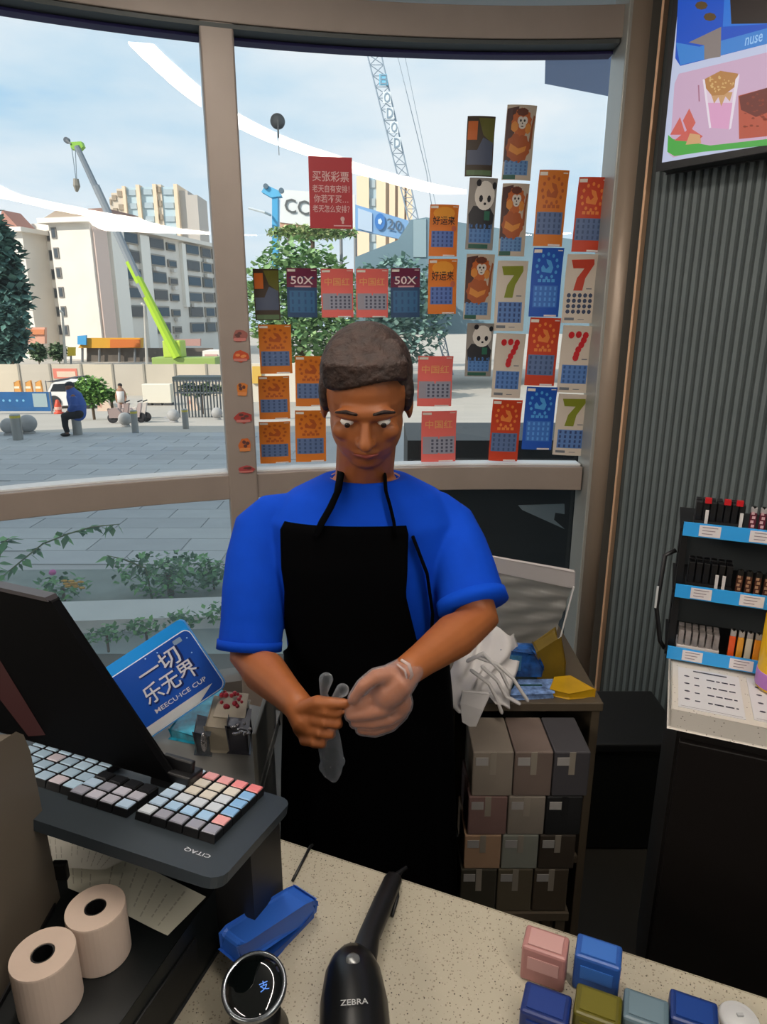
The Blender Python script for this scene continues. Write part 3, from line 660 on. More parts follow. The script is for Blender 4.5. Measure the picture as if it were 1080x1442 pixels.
def ticket(kind, w=.105, h=.20):
    m = tkt_map(w, h, .016, .006)
    t = thing('lottery_ticket', 'x', 'ticket', (0, 0, 0))
    def paper(col): g = G(); grid_sheet(g, m, -.5, .5, 0, 1, 0, 8, 8); grid_sheet(g, m, .5, -.5, 0, 1, -.0005, 8, 8); g.build('paper', mat(col, .5), t, smooth=True)
    def layer(name, col, f, smooth=False): g = G(); f(g); return g.build(name, MT(col), t)
    def scratch(y0, y1, col='#5a7fb0', dark='#34507c', x0=-.4, x1=.4, nx=5, ny=4):
        layer('scratch_panel', col, lambda g: bar(g, m, x0, y0, x1, y1, .0008))
        def cells(g):
            for i in range(nx):
                for j in range(ny):
                    cx = x0+(i+.5)*(x1-x0)/nx; cy = y0+(j+.5)*(y1-y0)/ny
                    bar(g, m, cx-.035, cy-.32*(y1-y0)/ny, cx+.03, cy+.3*(y1-y0)/ny, .0013)
        layer('scratch_cells', dark, cells)
    def label_tab(): (layer('corner_tab', '#e6dccf', lambda g: bar(g, m, -.47, .93, -.22, .975, .0012)), layer('corner_mark', '#e6dccf', lambda g: bar(g, m, .3, .955, .46, .97, .0012)))
    def footer(): layer('footer', '#dcd2ce', lambda g: (bar(g, m, .0, .005, .42, .03, .0012)))
    if kind == 'leopard':
        paper('#3a2c1c'); layer('olive_area', '#5e5c1a', lambda g: mpoly(g, m, [(-.1, .97), (.48, .97), (.48, .55), (.1, .7)], .0006))
        layer('orange_patch', '#c2601a', lambda g: bar(g, m, -.46, .62, -.12, .92, .001))
        layer('grey_area', '#4c5468', lambda g: mpoly(g, m, [(-.46, .2), (.46, .2), (.46, .58), (.1, .66), (-.1, .45), (-.46, .45)], .0008)); layer('footer', '#58704c', lambda g: bar(g, m, -.45, .02, .45, .11, .001))
    elif kind == 'fifty':
        paper('#27466a'); layer('plum_header', '#6a2440', lambda g: bar(g, m, -.5, .62, .5, 1, .0006))
        g = G(); add_text(g, '50X', .74, .16, lambda x, y, z=0: m(x, y+.76, .0016)); g.build('lettering', MT('#ecdcd6'), t)
        layer('subtitle', '#c89aa0', lambda g: bar(g, m, -.25, .62, .3, .65, .0014)); scratch(.1, .55, '#33648c', '#28507a', -.42, .42, 4, 3); label_tab()
    elif kind == 'pink':
        paper('#e46a62'); g = G(); add_text(g, '中国红', .78, .16, lambda x, y, z=0: m(x, y+.74, .0016)); g.build('lettering', MT('#e8a468'), t)
        layer('grey_band', '#94909a', lambda g: bar(g, m, -.46, .16, .46, .50, .0005)); scratch(.18, .46, '#9496a4', '#4c4e60', -.25, .44, 5, 4); label_tab(); footer()
    elif kind == 'lucky':
        paper('#d8741c'); layer('yellow_swirl', '#e89a34', lambda g: mpoly(g, m, disc(0, .84, .38, .12, 14), .0006))
        g = G(); add_text(g, '好运来', .78, .17, lambda x, y, z=0: m(x, y+.70, .0016)); g.build('lettering', MT('#2c241e'), t)
        scratch(.18, .5, '#5470b0', '#304884', -.42, .36, 5, 4); label_tab(); footer(); layer('red_seal', '#b85c44', lambda g: mpoly(g, m, disc(.36, .55, .09, .06, 8), .0015))
    elif kind == 'monkey':
        paper('#b9aa98'); layer('dark_backdrop', '#4a2a24', lambda g: mpoly(g, m, [(-.48, .25), (-.48, .95), (-.1, .98), (-.2, .6), (.1, .25)], .0005))
        jag = lambda cx, cy, rx, ry, n=22, k=.12, ph=0: [(cx+rx*(1+k*(q_ % 2)-k/2)*math.cos(2*math.pi*q_/n+ph), cy+ry*(1+k*(q_ % 2)-k/2)*math.sin(2*math.pi*q_/n+ph)) for q_ in range(n)]
        layer('tail', '#8a4a22', lambda g: mpoly(g, m, [(.30, .40), (.42, .44), (.44, .70), (.48, .86), (.42, .88), (.36, .68)], .0008))
        layer('monkey_body', '#a04e1c', lambda g: mpoly(g, m, jag(-.03, .44, .40, .20), .0010))
        layer('monkey_head', '#b45a20', lambda g: mpoly(g, m, jag(.03, .78, .33, .175, 26, .14), .0012))
        [layer('fur_light', '#cf8434', lambda g, q_=q_: mpoly(g, m, q_, .0014)) for q_ in (jag(-.20, .72, .12, .07, 12), jag(.26, .70, .10, .07, 12), [(-.34, .40), (-.05, .34), (.22, .40), (.26, .47), (-.02, .43), (-.3, .50)])]
        layer('crown_fur', '#5e2c16', lambda g: mpoly(g, m, jag(.03, .91, .20, .05, 14), .0015))
        layer('monkey_face', '#cfc6bc', lambda g: (mpoly(g, m, disc(-.02, .80, .10, .055, 12), .0016), mpoly(g, m, disc(.13, .80, .10, .055, 12), .0016), mpoly(g, m, disc(.055, .74, .12, .05, 12), .0016)))
        layer('eyes', '#20140e', lambda g: (mpoly(g, m, disc(-.01, .80, .035, .018, 8), .002), mpoly(g, m, disc(.12, .80, .035, .018, 8), .002), mpoly(g, m, disc(.055, .765, .022, .012, 6), .002), mpoly(g, m, disc(.055, .725, .05, .008, 8), .002)))
        scratch(.07, .27, '#5a84b4', '#3c6494', -.44, .36, 5, 4); layer('footer', '#1c5444', lambda g: bar(g, m, -.47, .01, -.05, .07, .0012))
    elif kind == 'panda':
        paper('#8d8780'); layer('panda_body', '#1c1c22', lambda g: mpoly(g, m, [(-.42, .3), (.42, .3), (.46, .5), (.3, .6), (-.3, .62), (-.46, .5)], .0007))
        layer('panda_head', '#d9d2c8', lambda g: mpoly(g, m, disc(.08, .76, .36, .2, 18), .0011))
        layer('panda_marks', '#17151a', lambda g: (mpoly(g, m, disc(-.05, .72, .07, .05, 8), .0016), mpoly(g, m, disc(.24, .72, .07, .05, 8), .0016), mpoly(g, m, disc(-.16, .93, .09, .05, 8), .0016), mpoly(g, m, disc(.4, .9, .08, .05, 8), .0016), mpoly(g, m, disc(.1, .65, .05, .02, 8), .0016)))
        layer('bamboo', '#1f6048', lambda g: bar(g, m, .1, .42, .3, .55, .0018)); scratch(.1, .37, '#4f7cb4', '#365f94'); layer('footer', '#1c5444', lambda g: bar(g, m, -.4, .02, .3, .08, .0012))
    elif kind in ('seven_olive', 'seven_red', 'seven_dots'):
        paper('#cbbfb0'); col = {'seven_olive': '#7c8420', 'seven_red': '#b83820', 'seven_dots': '#c01c24'}[kind]
        if kind == 'seven_dots':
            layer('numeral', col, lambda g: [mpoly(g, m, disc(x, y, .095, .052, 10), .001+.0002*i) for i, (x, y) in enumerate(((-.22, .86), (0, .87), (.22, .86), (.18, .79), (.12, .72), (.04, .65), (-.0, .58), (-.02, .53)))])
        else:
            layer('numeral', col, lambda g: mpoly(g, m, [(-.36, .92), (.34, .93), (.36, .86), (.12, .66), (.06, .48), (-.22, .48), (-.14, .66), (.06, .80), (-.28, .80)], .001))
        if kind == 'seven_dots' : scratch(.14, .42, '#547cb8', '#33588e')
        elif kind == 'seven_red':
            layer('scratch_cells', '#34405c', lambda g: [mpoly(g, m, disc(-.34+.17*i, .17+.08*j, .065, .033, 8), .001) for i in range(5) for j in range(4)])
        else: scratch(.12, .42, '#587cb4', '#2e4474')
        [layer('small_print', '#6a6e74', lambda g, q_=q_: bar(g, m, *q_, .001)) for q_ in ((-.42, .04, -.12, .08), (0, .05, .2, .06), (.18, .5, .36, .515))]
    else:
        pal = {'zodiac_orange': ('#cf7420', '#a8501c', '#d88c38'), 'zodiac_red': ('#c23c1a', '#e08038', '#dd6a2c'), 'zodiac_blue': ('#1450b0', '#4c9ad8', '#2f70c8')}[kind]
        paper(pal[0])
        def ring(g):
            for k_ in range(12):
                a = 2*math.pi*k_/12; mpoly(g, m, disc(.34*math.cos(a), .74+.17*math.sin(a), .05, .028, 6), .001)
        layer('ring_print', pal[1], ring)
        layer('animal_emblem', pal[1], lambda g: (mpoly(g, m, [(-.18, .66), (.14, .64), (.2, .72), (.1, .82), (-.06, .84), (-.02, .78), (.06, .74), (-.04, .70), (-.14, .76), (-.2, .72)], .0012)))
        layer('caption_print', pal[1], lambda g: [bar(g, m, -.28+.15*i, .51, -.17+.15*i, .555, .001) for i in range(4)])
        if kind == 'zodiac_blue': scratch(.14, .46, '#3a70c0', '#5a98dc')
        else: scratch(.16, .46, '#5a7098', '#3c5278', -.45, .42, 5, 4)
        label_tab(); footer()
    return t
PROT = {}
NAMES = dict(leopard='dark brown lottery ticket with orange patch', fifty='navy and plum 50X lottery ticket', pink='pink lottery ticket with grey panel', lucky='orange lottery ticket with black characters',
             monkey='lottery ticket picturing an orange monkey', panda='lottery ticket picturing a panda', seven_olive='white lottery ticket with a big olive 7', seven_red='white lottery ticket with a big plain red 7', seven_dots='white lottery ticket with a red dotted 7',
             zodiac_orange='orange zodiac lottery ticket', zodiac_red='red zodiac lottery ticket', zodiac_blue='blue zodiac lottery ticket')
TK = [('leopard', 376, 378, 451, 36, 'first in the low row by the mullion'), ('fifty', 425, 377, 447, 43, 'second in the low row, left of the pink pair'),
      ('pink', 475, 378, 447, 46, 'left one of the pink pair'), ('pink', 524, 378, 447, 46, 'right one of the pink pair'), ('fifty', 571, 377, 447, 42, 'right of the pink pair'),
      ('lucky', 624, 288, 361, 41, 'upper of two stacked left of the panda column'), ('lucky', 623, 364, 442, 41, 'lower of two, beside the monkey ticket'),
      ('leopard', 675, 164, 249, 40, 'at the top above the panda'), ('panda', 676, 250, 352, 40, 'below the brown ticket'), ('monkey', 673, 357, 450, 40, 'under the panda ticket'), ('panda', 674, 454, 530, 38, 'low, half hidden beside the dotted 7'),
      ('monkey', 729, 148, 254, 42, 'highest of all tickets on the glass'), ('monkey', 722, 258, 361, 38, 'below the highest one'), ('seven_olive', 718, 366, 466, 43, 'under the second monkey ticket'), ('seven_dots', 714, 468, 560, 42, 'under the olive 7'), ('zodiac_red', 710, 561, 649, 42, 'lowest of its column, nearest the person'),
      ('zodiac_orange', 774, 239, 347, 42, 'at the top of its column'), ('zodiac_blue', 768, 348, 446, 43, 'between the orange and the red zodiac tickets'), ('zodiac_red', 762, 446, 543, 43, 'between the two blue ones'), ('zodiac_blue', 758, 543, 633, 43, 'at the bottom above the sill'),
      ('zodiac_red', 829, 249, 355, 42, 'top of the right-most column'), ('seven_red', 816, 357, 455, 45, 'in the right-most column'), ('seven_dots', 809, 457, 553, 45, 'in the right-most column'), ('seven_olive', 803, 553, 641, 45, 'lowest in the right-most column'),
      ('zodiac_orange', 388, 456, 526, 46, 'just beside the stickered mullion'), ('zodiac_orange', 386, 528, 590, 44, 'second down beside the stickered mullion'), ('zodiac_orange', 387, 592, 652, 44, 'third down beside the stickered mullion'),
      ('zodiac_orange', 437, 500, 572, 44, 'left of the head, upper'), ('zodiac_orange', 437, 576, 650, 44, 'left of the head, lower'),
      ('pink', 612, 500, 572, 50, 'right of the head, upper'), ('pink', 618, 577, 650, 50, 'right of the head, lower')]
for kind, u, v0, v1, wpx, where in TK:
    top = atarc(u, v0, .02); botp = atarc(u, v1, .02); mid = atarc(u, (v0+v1)/2, .02)
    z0 = botp.z; hgt = top.z-botp.z; wd = wpx/FPX*((mid-CAM).dot(Vector((0, cP, -sP))))
    if kind not in PROT: PROT[kind] = ticket(kind); t = PROT[kind]
    else: t = copy_tree(PROT[kind])
    nrm = (AC-Vector((mid.x, mid.y))).normalized(); p = Vector((mid.x, mid.y))
    t.location = (p.x, p.y, z0); t.rotation_euler = (0, random.uniform(-.015, .015)+(.02 if u > 650 else 0), math.atan2(nrm.y, nrm.x)+math.pi/2)
    t.scale = (wd/.105*.98, 1, hgt/.20*.985)
    t['label'] = NAMES[kind]+', '+where
    t['group'] = 'lottery tickets stuck on the window glass'
# red poster
c = atarc(466, 272, .012); nr = (AC-Vector((c.x, c.y))).normalized(); X = Vector((-nr.y, nr.x, 0)); X = X if X.x > 0 else -X
depth = (c-CAM).dot(Vector((0, cP, -sP))); pw_ = 61/FPX*depth; ph_ = atarc(466, 221, .012).z-atarc(466, 322, .012).z
po = thing('red_poster', 'red poster with pale Chinese lettering on the middle pane', 'poster', (c.x, c.y, c.z-ph_/2))
def PM(x, y, l=0): return Vector((c.x, c.y, c.z))+X*(x*pw_)+Vector((0, 0, y*ph_))+Vector((nr.x, nr.y, 0))*l
g = G(); g.add([PM(-.5, -.5), PM(.5, -.5), PM(.5, .5), PM(-.5, .5), PM(-.5, -.5, -.001), PM(.5, -.5, -.001), PM(.5, .5, -.001), PM(-.5, .5, -.001)], [(0, 1, 2, 3), (7, 6, 5, 4), (0, 4, 5, 1), (2, 6, 7, 3), (1, 5, 6, 2), (0, 3, 7, 4)])
g.build('sheet', mat('#b0202a', .5), po)
g = G()
for s_, y, w_, h_ in (('买张彩票', .23, .84, .145), ('老天自有安排！', .06, .86, .105), ('你若不买…', -.08, .80, .115), ('老天怎么安排？', -.22, .86, .105)):
    add_text(g, s_, w_, h_, lambda x, yy, z=0, y=y: PM(x, yy+y, .0015))
g.build('lettering', mat('#dcb4b0', .5), po)
g = G(); g.poly([PM(*q, .0015) for q in disc(.26, -.36, .05, .035, 10)]); g.add([PM(.24, -.43, .0015), PM(.29, -.43, .0015), PM(.29, -.38, .0015), PM(.24, -.38, .0015)], [(0, 1, 2, 3)]); g.add([PM(.05, -.465, .0015), PM(.46, -.465, .0015), PM(.46, -.45, .0015), PM(.05, -.45, .0015)], [(0, 1, 2, 3)])
g.build('emblem', mat('#dcb4b0', .5), po)
# suction hook on the glass
c = atarc(391, 170, .012); hk = thing('suction_hook', 'round grey suction hook stuck high on the glass left of the red poster', 'hook', c)
nv = Vector((nr.x, nr.y, 0)); zx = Vector((-nr.y, nr.x, 0))
G().lathe(c, [(.026, -.008), (.024, .0), (.012, .008), (0, .010)], 24, zx, (0, 0, 1), nv).build('cup', mat('#6f7a82', .4), hk, smooth=True)
G().tube([c+nv*.008, c+nv*.012+Vector((0, 0, -.03)), c+nv*.008+Vector((0, 0, -.055))], .003, 8).tube([c+nv*.008+Vector((0, 0, -.05)), c+nv*.008+Vector((0, 0, -.11))], .0012, 6).build('hook_wire', mat('#8a949a', .4), hk, smooth=True)
# stickers on the mullion
SW = [(338, 473, 22, 17, 'faded red-brown sticker, highest on the mullion', '#9a5a50'), (339, 502, 24, 16, 'orange sticker, second from the top on the mullion', '#c0481e'), (341, 548, 17, 22, 'orange and brown sticker, third from the top on the mullion', '#d07a2c'),
      (343, 588, 26, 17, 'red and orange wide sticker, fourth down on the mullion', '#a83a30'), (345, 627, 20, 22, 'orange bordered sticker, fifth down on the mullion', '#c8662a'), (347, 661, 26, 11, 'flat red sticker, lowest on the mullion', '#a84444')]
random.seed(11)
for u, v, w_, h_, lb, col in SW:
    c = atarc(u, v, .0968); s_ = 2.45/FPX; nr2 = (AC-Vector((c.x, c.y))).normalized(); X2 = Vector((-nr2.y, nr2.x, 0)); X2 = X2 if X2.x > 0 else -X2; nv2 = Vector((nr2.x, nr2.y, 0))
    t = thing('window_sticker', lb, 'sticker', c, 'small stickers down the mullion')
    a, b = w_*s_/2, h_*s_/2; Mx = lambda x, y, l: c+X2*x+Vector((0, 0, y))+nv2*l
    outl = [(a*math.cos(k_*.5236)*random.uniform(.8, 1.1), b*math.sin(k_*.5236)*random.uniform(.8, 1.1)) for k_ in range(12)]
    G().prism([Mx(x, y, 0) for x, y in outl], nv2*.001).build('sticker_base', mat(col, .5), t)
    g = G(); 
    for k_ in range(3): cx = random.uniform(-.4, .4)*a; cy = random.uniform(-.2, .5)*b; g.poly([Mx(x, y, .0014+.0003*k_) for x, y in disc(cx, cy, a*.28, b*.25, 8)])
    g.build('sticker_print', mat('#5c3630' if col != '#c0481e' else '#e08a4a', .5), t)
    g = G(); g.poly([Mx(x, y, .0024) for x, y in rrect(-a*.8, -b*.8, a*.7, -b*.35, b*.1)]); g.build('sticker_band', mat('#d8884a' if '#d0' in col or '#c8' in col else '#c87a70', .5), t)

# ================================================================ LEFT LEDGE WITH SIGN
lg = thing('back_ledge', 'grey steel ledge behind the register beneath the window', 'counter', (-.5, 1.3, 0))
G().prism([(-1.2, 1.40, .76), (-.225, 1.00, .76), (-.225, 1.26, .76), (-1.2, 1.62, .76)], (0, 0, .03)).build('ledge_top', mat('#6d6c68', .35, .3), lg, bevel=.003)
G().prism([(-1.18, 1.42, 0), (-.235, 1.02, 0), (-.235, 1.24, 0), (-1.18, 1.60, 0)], (0, 0, .76)).build('body', mat('#3e3d3a', .5), lg)
# divider plate seen beside the apron
dp = G(); q = [atD(388, 1000, 1.13), atD(352, 975, 1.2)]
G().box((-.228, 1.12, .845), (.008, .20, .11)).build('end_plate', mat('#77746c', .4, .3), lg, bevel=.002)
# sign
sp0 = Vector((-.33, 1.22, .95)); sn = Vector((.15, -.93, .34)).normalized()
cs = [atplane(u, v, sp0, sn) for u, v in ((115, 962), (255, 870), (330, 958), (190, 1050))]
ea = (cs[1]-cs[0]).normalized(); eb = sn.cross(ea).normalized()
if eb.z < 0: eb = -eb
Wd = (cs[1]-cs[0]).length; Hd = (cs[1]-cs[2]).length
sg = thing('ice_cup_sign', 'bright blue board sign with big white Chinese lettering, leaning by the window', 'sign', (cs[2]+cs[3])/2)
O = cs[1]
def SG(x, y, l=0): return O+ea*x+eb*y+sn*l     # x<=0 to the left of the top corner, y<=0 downwards
G().prism([SG(x, y) for x, y in rrect(-Wd, -Hd, 0, 0, .012)], -sn*.022).build('board', mat('#1a8fe0', .35), sg)
G().poly([SG(x, y, .0006) for x, y in rrect(-Wd+.0, -Hd+.002, -.0, -.0225, .014)]).build('white_line', mat('#dfe8f2', .4), sg)
G().poly([SG(x, y, .0012) for x, y in rrect(-Wd+.0, -Hd+.004, -.0015, -.0245, .013)]).build('blue_field', mat('#1448a0', .35), sg)
G().poly([SG(x, y, .0018) for x, y in ((-Wd, -Hd+.004), (-.06, -Hd+.004), (-.02, -Hd+.022), (-Wd, -Hd+.022))]).build('pale_foot', mat('#b7babc', .4), sg)
g = G()
fm = lambda cx, cy: (lambda x, y, z=0: SG(cx+x, cy+y, .003))
add_text(g, '一切', .088, .036, fm(-.085, -.055)); add_text(g, '乐无界', .115, .038, fm(-.085, -.094)); add_text(g, 'MEECU·ICE CUP', .115, .009, fm(-.082, -.128))
g.build('lettering', mat('#c3c4cc', .4), sg)
g = G(); add_text(g, '一切', .093, .040, lambda x, y, z=0: SG(-.083+x, -.057+y, .0022)); add_text(g, '乐无界', .120, .042, lambda x, y, z=0: SG(-.083+x, -.096+y, .0022)); g.build('lettering_shadow', mat('#0a1c54', .4), sg)
G().poly([SG(x, y, .002) for x, y in rrect(-.040, -.040, -.022, -.030, .002)]).build('small_logo', mat('#7d93ac', .4), sg)
g = G()
for x, y in ((-.075, -.032), (-.02, -.07), (-.012, -.04), (-.10, -.029)): g.poly([SG(*q, .002) for q in disc(x, y, .0016, None, 6)])
g.build('star_dots', mat('#a8c4ec', .4), sg)
# teal wrap, packets and small carton on the ledge
tw = G(); pp = atz(235, 1062, .7905)
def lp(u, v, z=.79): return atz(u, v, z)
def packet(name, pts, h, mt, label, cat, crumple=0):
    P = [lp(*p) for p in pts]; t = thing(name, label, cat, sum(P, Vector())/len(P))
    G().prism([(p.x, p.y, .7905) for p in P], (0, 0, h)).build('wrapper', mt, t, bevel=.004)
    return t
t = packet('cardboard_carton', [(292, 1058), (338, 1060), (352, 1018), (306, 1012)], .052, mat('#8d8473', .7, 0, .04, 30), 'small open beige carton on the ledge beside the sign', 'carton')
G().prism([atz(300, 1010, .844), atz(345, 1014, .844), atz(350, 978, .86), atz(312, 974, .86)], (0, 0, .002)).build('open_flap', mat('#a39a8a', .7), t)
g = G(); random.seed(5)
for k_ in range(14): p = atz(random.uniform(312, 342), random.uniform(974, 996), .868+random.uniform(0, .006)); g.ball(p, random.uniform(.003, .006), 8)
tag(g.build('candy_packet', mat('#b02c3c', .3, 0, .3, 90), smooth=True), 'packet of red wrapped sweets on the open carton flap', 'sweets')
FOIL = mat('#b4b0b2', .18, .9, .2, 80, bump=.9)
t = packet('foil_packet', [(322, 1060), (350, 1062), (354, 1034), (328, 1030)], .056, mat('#3a3a42', .2, .3), 'dark shiny packet with foil top in front of the carton', 'packet')
g = G()
for k_ in range(12): p = atz(random.uniform(326, 352), random.uniform(1018, 1034), .852+random.uniform(0, .006)); g.ball(p, (random.uniform(.003, .007), .004, .003), 6)
g.build('foil_crumple', FOIL, t)
t = packet('foil_packet', [(276, 1062), (296, 1064), (300, 1040), (282, 1036)], .045, mat('#4b5056', .15, .4, .3, 60), 'clear packet with silver foil left of the carton', 'packet')
G().ball(atz(287, 1045, .83), (.006, .006, .022), 10).build('foil_roll', FOIL, t, smooth=True)
t = packet('teal_packet', [(240, 1040), (280, 1048), (318, 985), (285, 975)], .018, mat('#1e8aa4', .2, 0, .5, 50), 'crumpled turquoise plastic packet in front of the sign', 'packet')

# ================================================================ RIGHT BACK CABINET WITH CARTONS (behind counter)
bc = thing('back_cabinet', 'low dark brown shelf cabinet beside the apron stacked with cartons', 'cabinet', (.33, 1.35, 0))
X0, X1, Y0, Y1 = .135, .462, 1.25, 1.62
wood = mat('#4a4032', .6, 0, .1, 12)
for nm, lo, hi in (('cabinet_side', (X0, Y0, 0), (X0+.018, Y1, .80)), ('cabinet_side', (X1-.018, Y0, 0), (X1, Y1, .80)), ('cabinet_top', (X0-.004, Y0-.005, .80), (X1+.004, Y1, .82)), ('shelf', (X0+.018, Y0, .40), (X1-.018, Y1, .42)), ('cabinet_base', (X0+.018, Y0, 0), (X1-.018, Y1, .10)), ('cabinet_back', (X0+.018, Y1-.02, .1), (X1-.018, Y1, .8))):
    G().bbox(lo, hi).build(nm, wood, bc, bevel=.002)
def carton(lo, hi, col, label, tape='#a08c6c'):
    t = thing('carton', label, 'carton', ((lo[0]+hi[0])/2, (lo[1]+hi[1])/2, lo[2]), 'cartons stacked in front of the shelf cabinet')
    G().bbox(lo, hi).build('box_body', mat(col, .7, 0, .04, 25), t, bevel=.003)
    zc_ = (lo[0]+hi[0])/2
    G().bbox((zc_-.006, lo[1]-.001, (lo[2]+hi[2])/2), (zc_+.006, lo[1], hi[2])).build('tape', mat(tape, .4), t)
    G().bbox((lo[0]+.006, lo[1]-.0012, hi[2]-.03), (lo[0]+.03, lo[1], hi[2]-.012)).build('paper_label', mat('#8a8682', .6), t)
CTN = [((.155, 1.12, .688), (.235, 1.24, .79), '#746a5e', 'grey-beige carton, top left of the carton stack'), ((.237, 1.12, .688), (.312, 1.24, .79), '#5e5048', 'mauve-brown carton, top middle of the carton stack'), ((.314, 1.12, .688), (.385, 1.24, .79), '#333134', 'charcoal carton, top right of the carton stack'),
       ((.150, 1.12, .595), (.228, 1.24, .687), '#6c524c', 'dusty red-brown carton below the grey-beige one'), ((.230, 1.12, .595), (.304, 1.24, .687), '#746b60', 'taupe carton in the middle of the stack'), ((.306, 1.12, .595), (.378, 1.24, .687), '#070708', 'black carton at the right of the second row'),
       ((.145, 1.12, .51), (.22, 1.24, .594), '#92745a', 'tan carton in the third row at the left'), ((.222, 1.12, .51), (.296, 1.24, .594), '#74756b', 'grey-green carton in the third row'), ((.298, 1.12, .51), (.372, 1.24, .594), '#2e251a', 'dark brown carton in the third row'),
       ((.14, 1.12, .40), (.215, 1.24, .509), '#302c20', 'olive-black carton in the bottom row at the left'), ((.217, 1.12, .40), (.29, 1.24, .509), '#4e4534', 'brown carton in the middle of the bottom row'), ((.292, 1.12, .40), (.364, 1.24, .509), '#3a3022', 'umber carton at the right of the bottom row')]
for lo, hi, col, lb in CTN: carton((lo[0]+.020, lo[1], lo[2]), (hi[0]+.020, hi[1], hi[2]), col, lb, '#7c7468' if col != '#070708' else '#1a1a1a')
st_ = thing('step_stand', 'dark stand carrying the stacked cartons', 'stand', (.25, 1.18, 0)); G().bbox((.135, 1.115, .38), (.39, 1.245, .399)).build('stand_top', wood, st_)
for x in (.14, .365):
    for y in (1.12, 1.22): G().bbox((x, y, 0), (x+.02, y+.02, .38)).build('leg', wood, st_)
# things on the front counter behind the payment area (bottom right of the photo)
def cobj(name, u, v, w, d_, h, col, label, cat, col2):
    p = atz(u, v, CT); t = thing(name, label, cat, (p.x, p.y, CT))
    G().box((p.x, p.y, CT+h/2+.0005), (w, d_, h), U, -V).build('pack_body', mat(col, .4), t, bevel=.003)
    G().box(Vector((p.x, p.y, CT+h*.6))+V*(d_/2+.0006), (w*.7, .001, h*.35), U, -V).build('pack_label', mat(col2, .4), t)
    G().box((p.x, p.y, CT+h+.0012), (w*.75, d_*.7, .001), U, -V).build('pack_top', mat(col2, .4), t)
cobj('gum_box', 765, 1372, .046, .03, .045, '#9a6c68', 'small dusty pink box on the counter', 'box', '#b08884')
cobj('gum_box', 838, 1385, .046, .03, .045, '#1f4a90', 'small mid blue box beside the pink one', 'box', '#3060a8')
cobj('gum_box', 766, 1450, .046, .034, .035, '#05205c', 'small navy box at the bottom edge', 'box', '#0c2c70')
cobj('gum_box', 838, 1452, .044, .034, .035, '#4f4a06', 'small olive box at the bottom edge', 'box', '#5c560c')
cobj('gum_box', 905, 1455, .042, .034, .032, '#50646e', 'small slate grey box at the bottom edge', 'box', '#5c707a')
cobj('gum_box', 972, 1455, .044, .034, .030, '#062864', 'small blue box at the right end of the bottom row', 'box', '#0c3478')
p = atz(1040, 1440, CT); cw = thing('white_cup_lid', 'small white cup lid at the bottom right on the counter', 'lid', (p.x, p.y, CT))
G().lathe((p.x, p.y, CT+.0005), [(.019, 0), (.019, .004), (.017, .007), (.015, .006), (.012, .009), (0, .009)], 24).build('lid', mat('#b5b6b6', .4), cw, smooth=True)
G().box((p.x, p.y, CT+.0105), (.006, .003, .002)).build('tab', mat('#a0a2a2', .4), cw)

dk2 = thing('dark_filler_box', 'black filler box added on the floor to darken the foot of the fluted wall', 'bin', (.74, 1.9, 0))  # box added to keep the foot of the wall dark
G().bbox((.56, 1.72, .001), (.90, 2.0, .36)).build('filler_body', mat('#0d0f0f', .6), dk2, bevel=.01)
G().bbox((.55, 1.71, .36), (.91, 2.01, .39)).build('lid', mat('#101212', .6), dk2, bevel=.006)
# ---- white cloth, packages and clear bin on the cabinet
CB = .82
def cz(u, v, z=CB): return atz(u, v, z)
cl = G()
pts = [(645, 990), (640, 935), (668, 905), (694, 885), (712, 910), (722, 960), (702, 985), (700, 1000), (676, 1022), (655, 1012)]
random.seed(9)
def cloth():
    g = G(); n = 22
    cx, cy = .175, 1.28
    vs = []
    for i in range(n+1):
        for j in range(n+1):
            s, t = i/n, j/n
            u = 634+(724-634)*s + 8*math.sin(t*5); v = 888+(988-888)*t + 6*math.sin(s*7)
            D = 1.36-.13*t
            bumpz = .03*math.sin(s*9+t*3)*math.sin(t*4+1)+.012*math.sin(s*23+t*9)
            p = atD(u, v, D); vs.append((p.x, p.y-bumpz*.7, max(p.z+.0*bumpz, CB+.004)))
    g.add(vs, [(i*(n+1)+j, i*(n+1)+j+1, (i+1)*(n+1)+j+1, (i+1)*(n+1)+j) for i in range(n) for j in range(n)])
    return g
ct = thing('white_cloth', 'crumpled white cloth with hanging straps beside the apron', 'cloth', (.17, 1.26, CB))
WC = mat('#c3bfbc', .8, 0, .03, 20)
o = cloth().build('cloth_bundle', WC, ct, smooth=True); sm = o.modifiers.new('s', 'SOLIDIFY'); sm.thickness = .004
hang = [atD(652, 975, 1.215), atD(690, 978, 1.215), atD(680, 1000, 1.205), atD(668, 1026, 1.205), atD(652, 1016, 1.205), atD(648, 990, 1.21)]
G().prism(hang, (0, .006, 0)).build('hanging_corner', WC, ct, bevel=.002)
for q in ([(672, 925), (700, 935), (722, 955), (735, 975), (742, 985)], [(680, 940), (700, 958), (712, 980), (730, 990)], [(665, 945), (688, 962), (700, 985), (706, 1002)], [(660, 930), (680, 920), (705, 945), (716, 968)]):
    G().tube([atD(u, v, 1.22-.001*i) for i, (u, v) in enumerate(q)], .0062, 8, flat=(1, .6), rnd=True).build('strap', WC, ct, smooth=True)
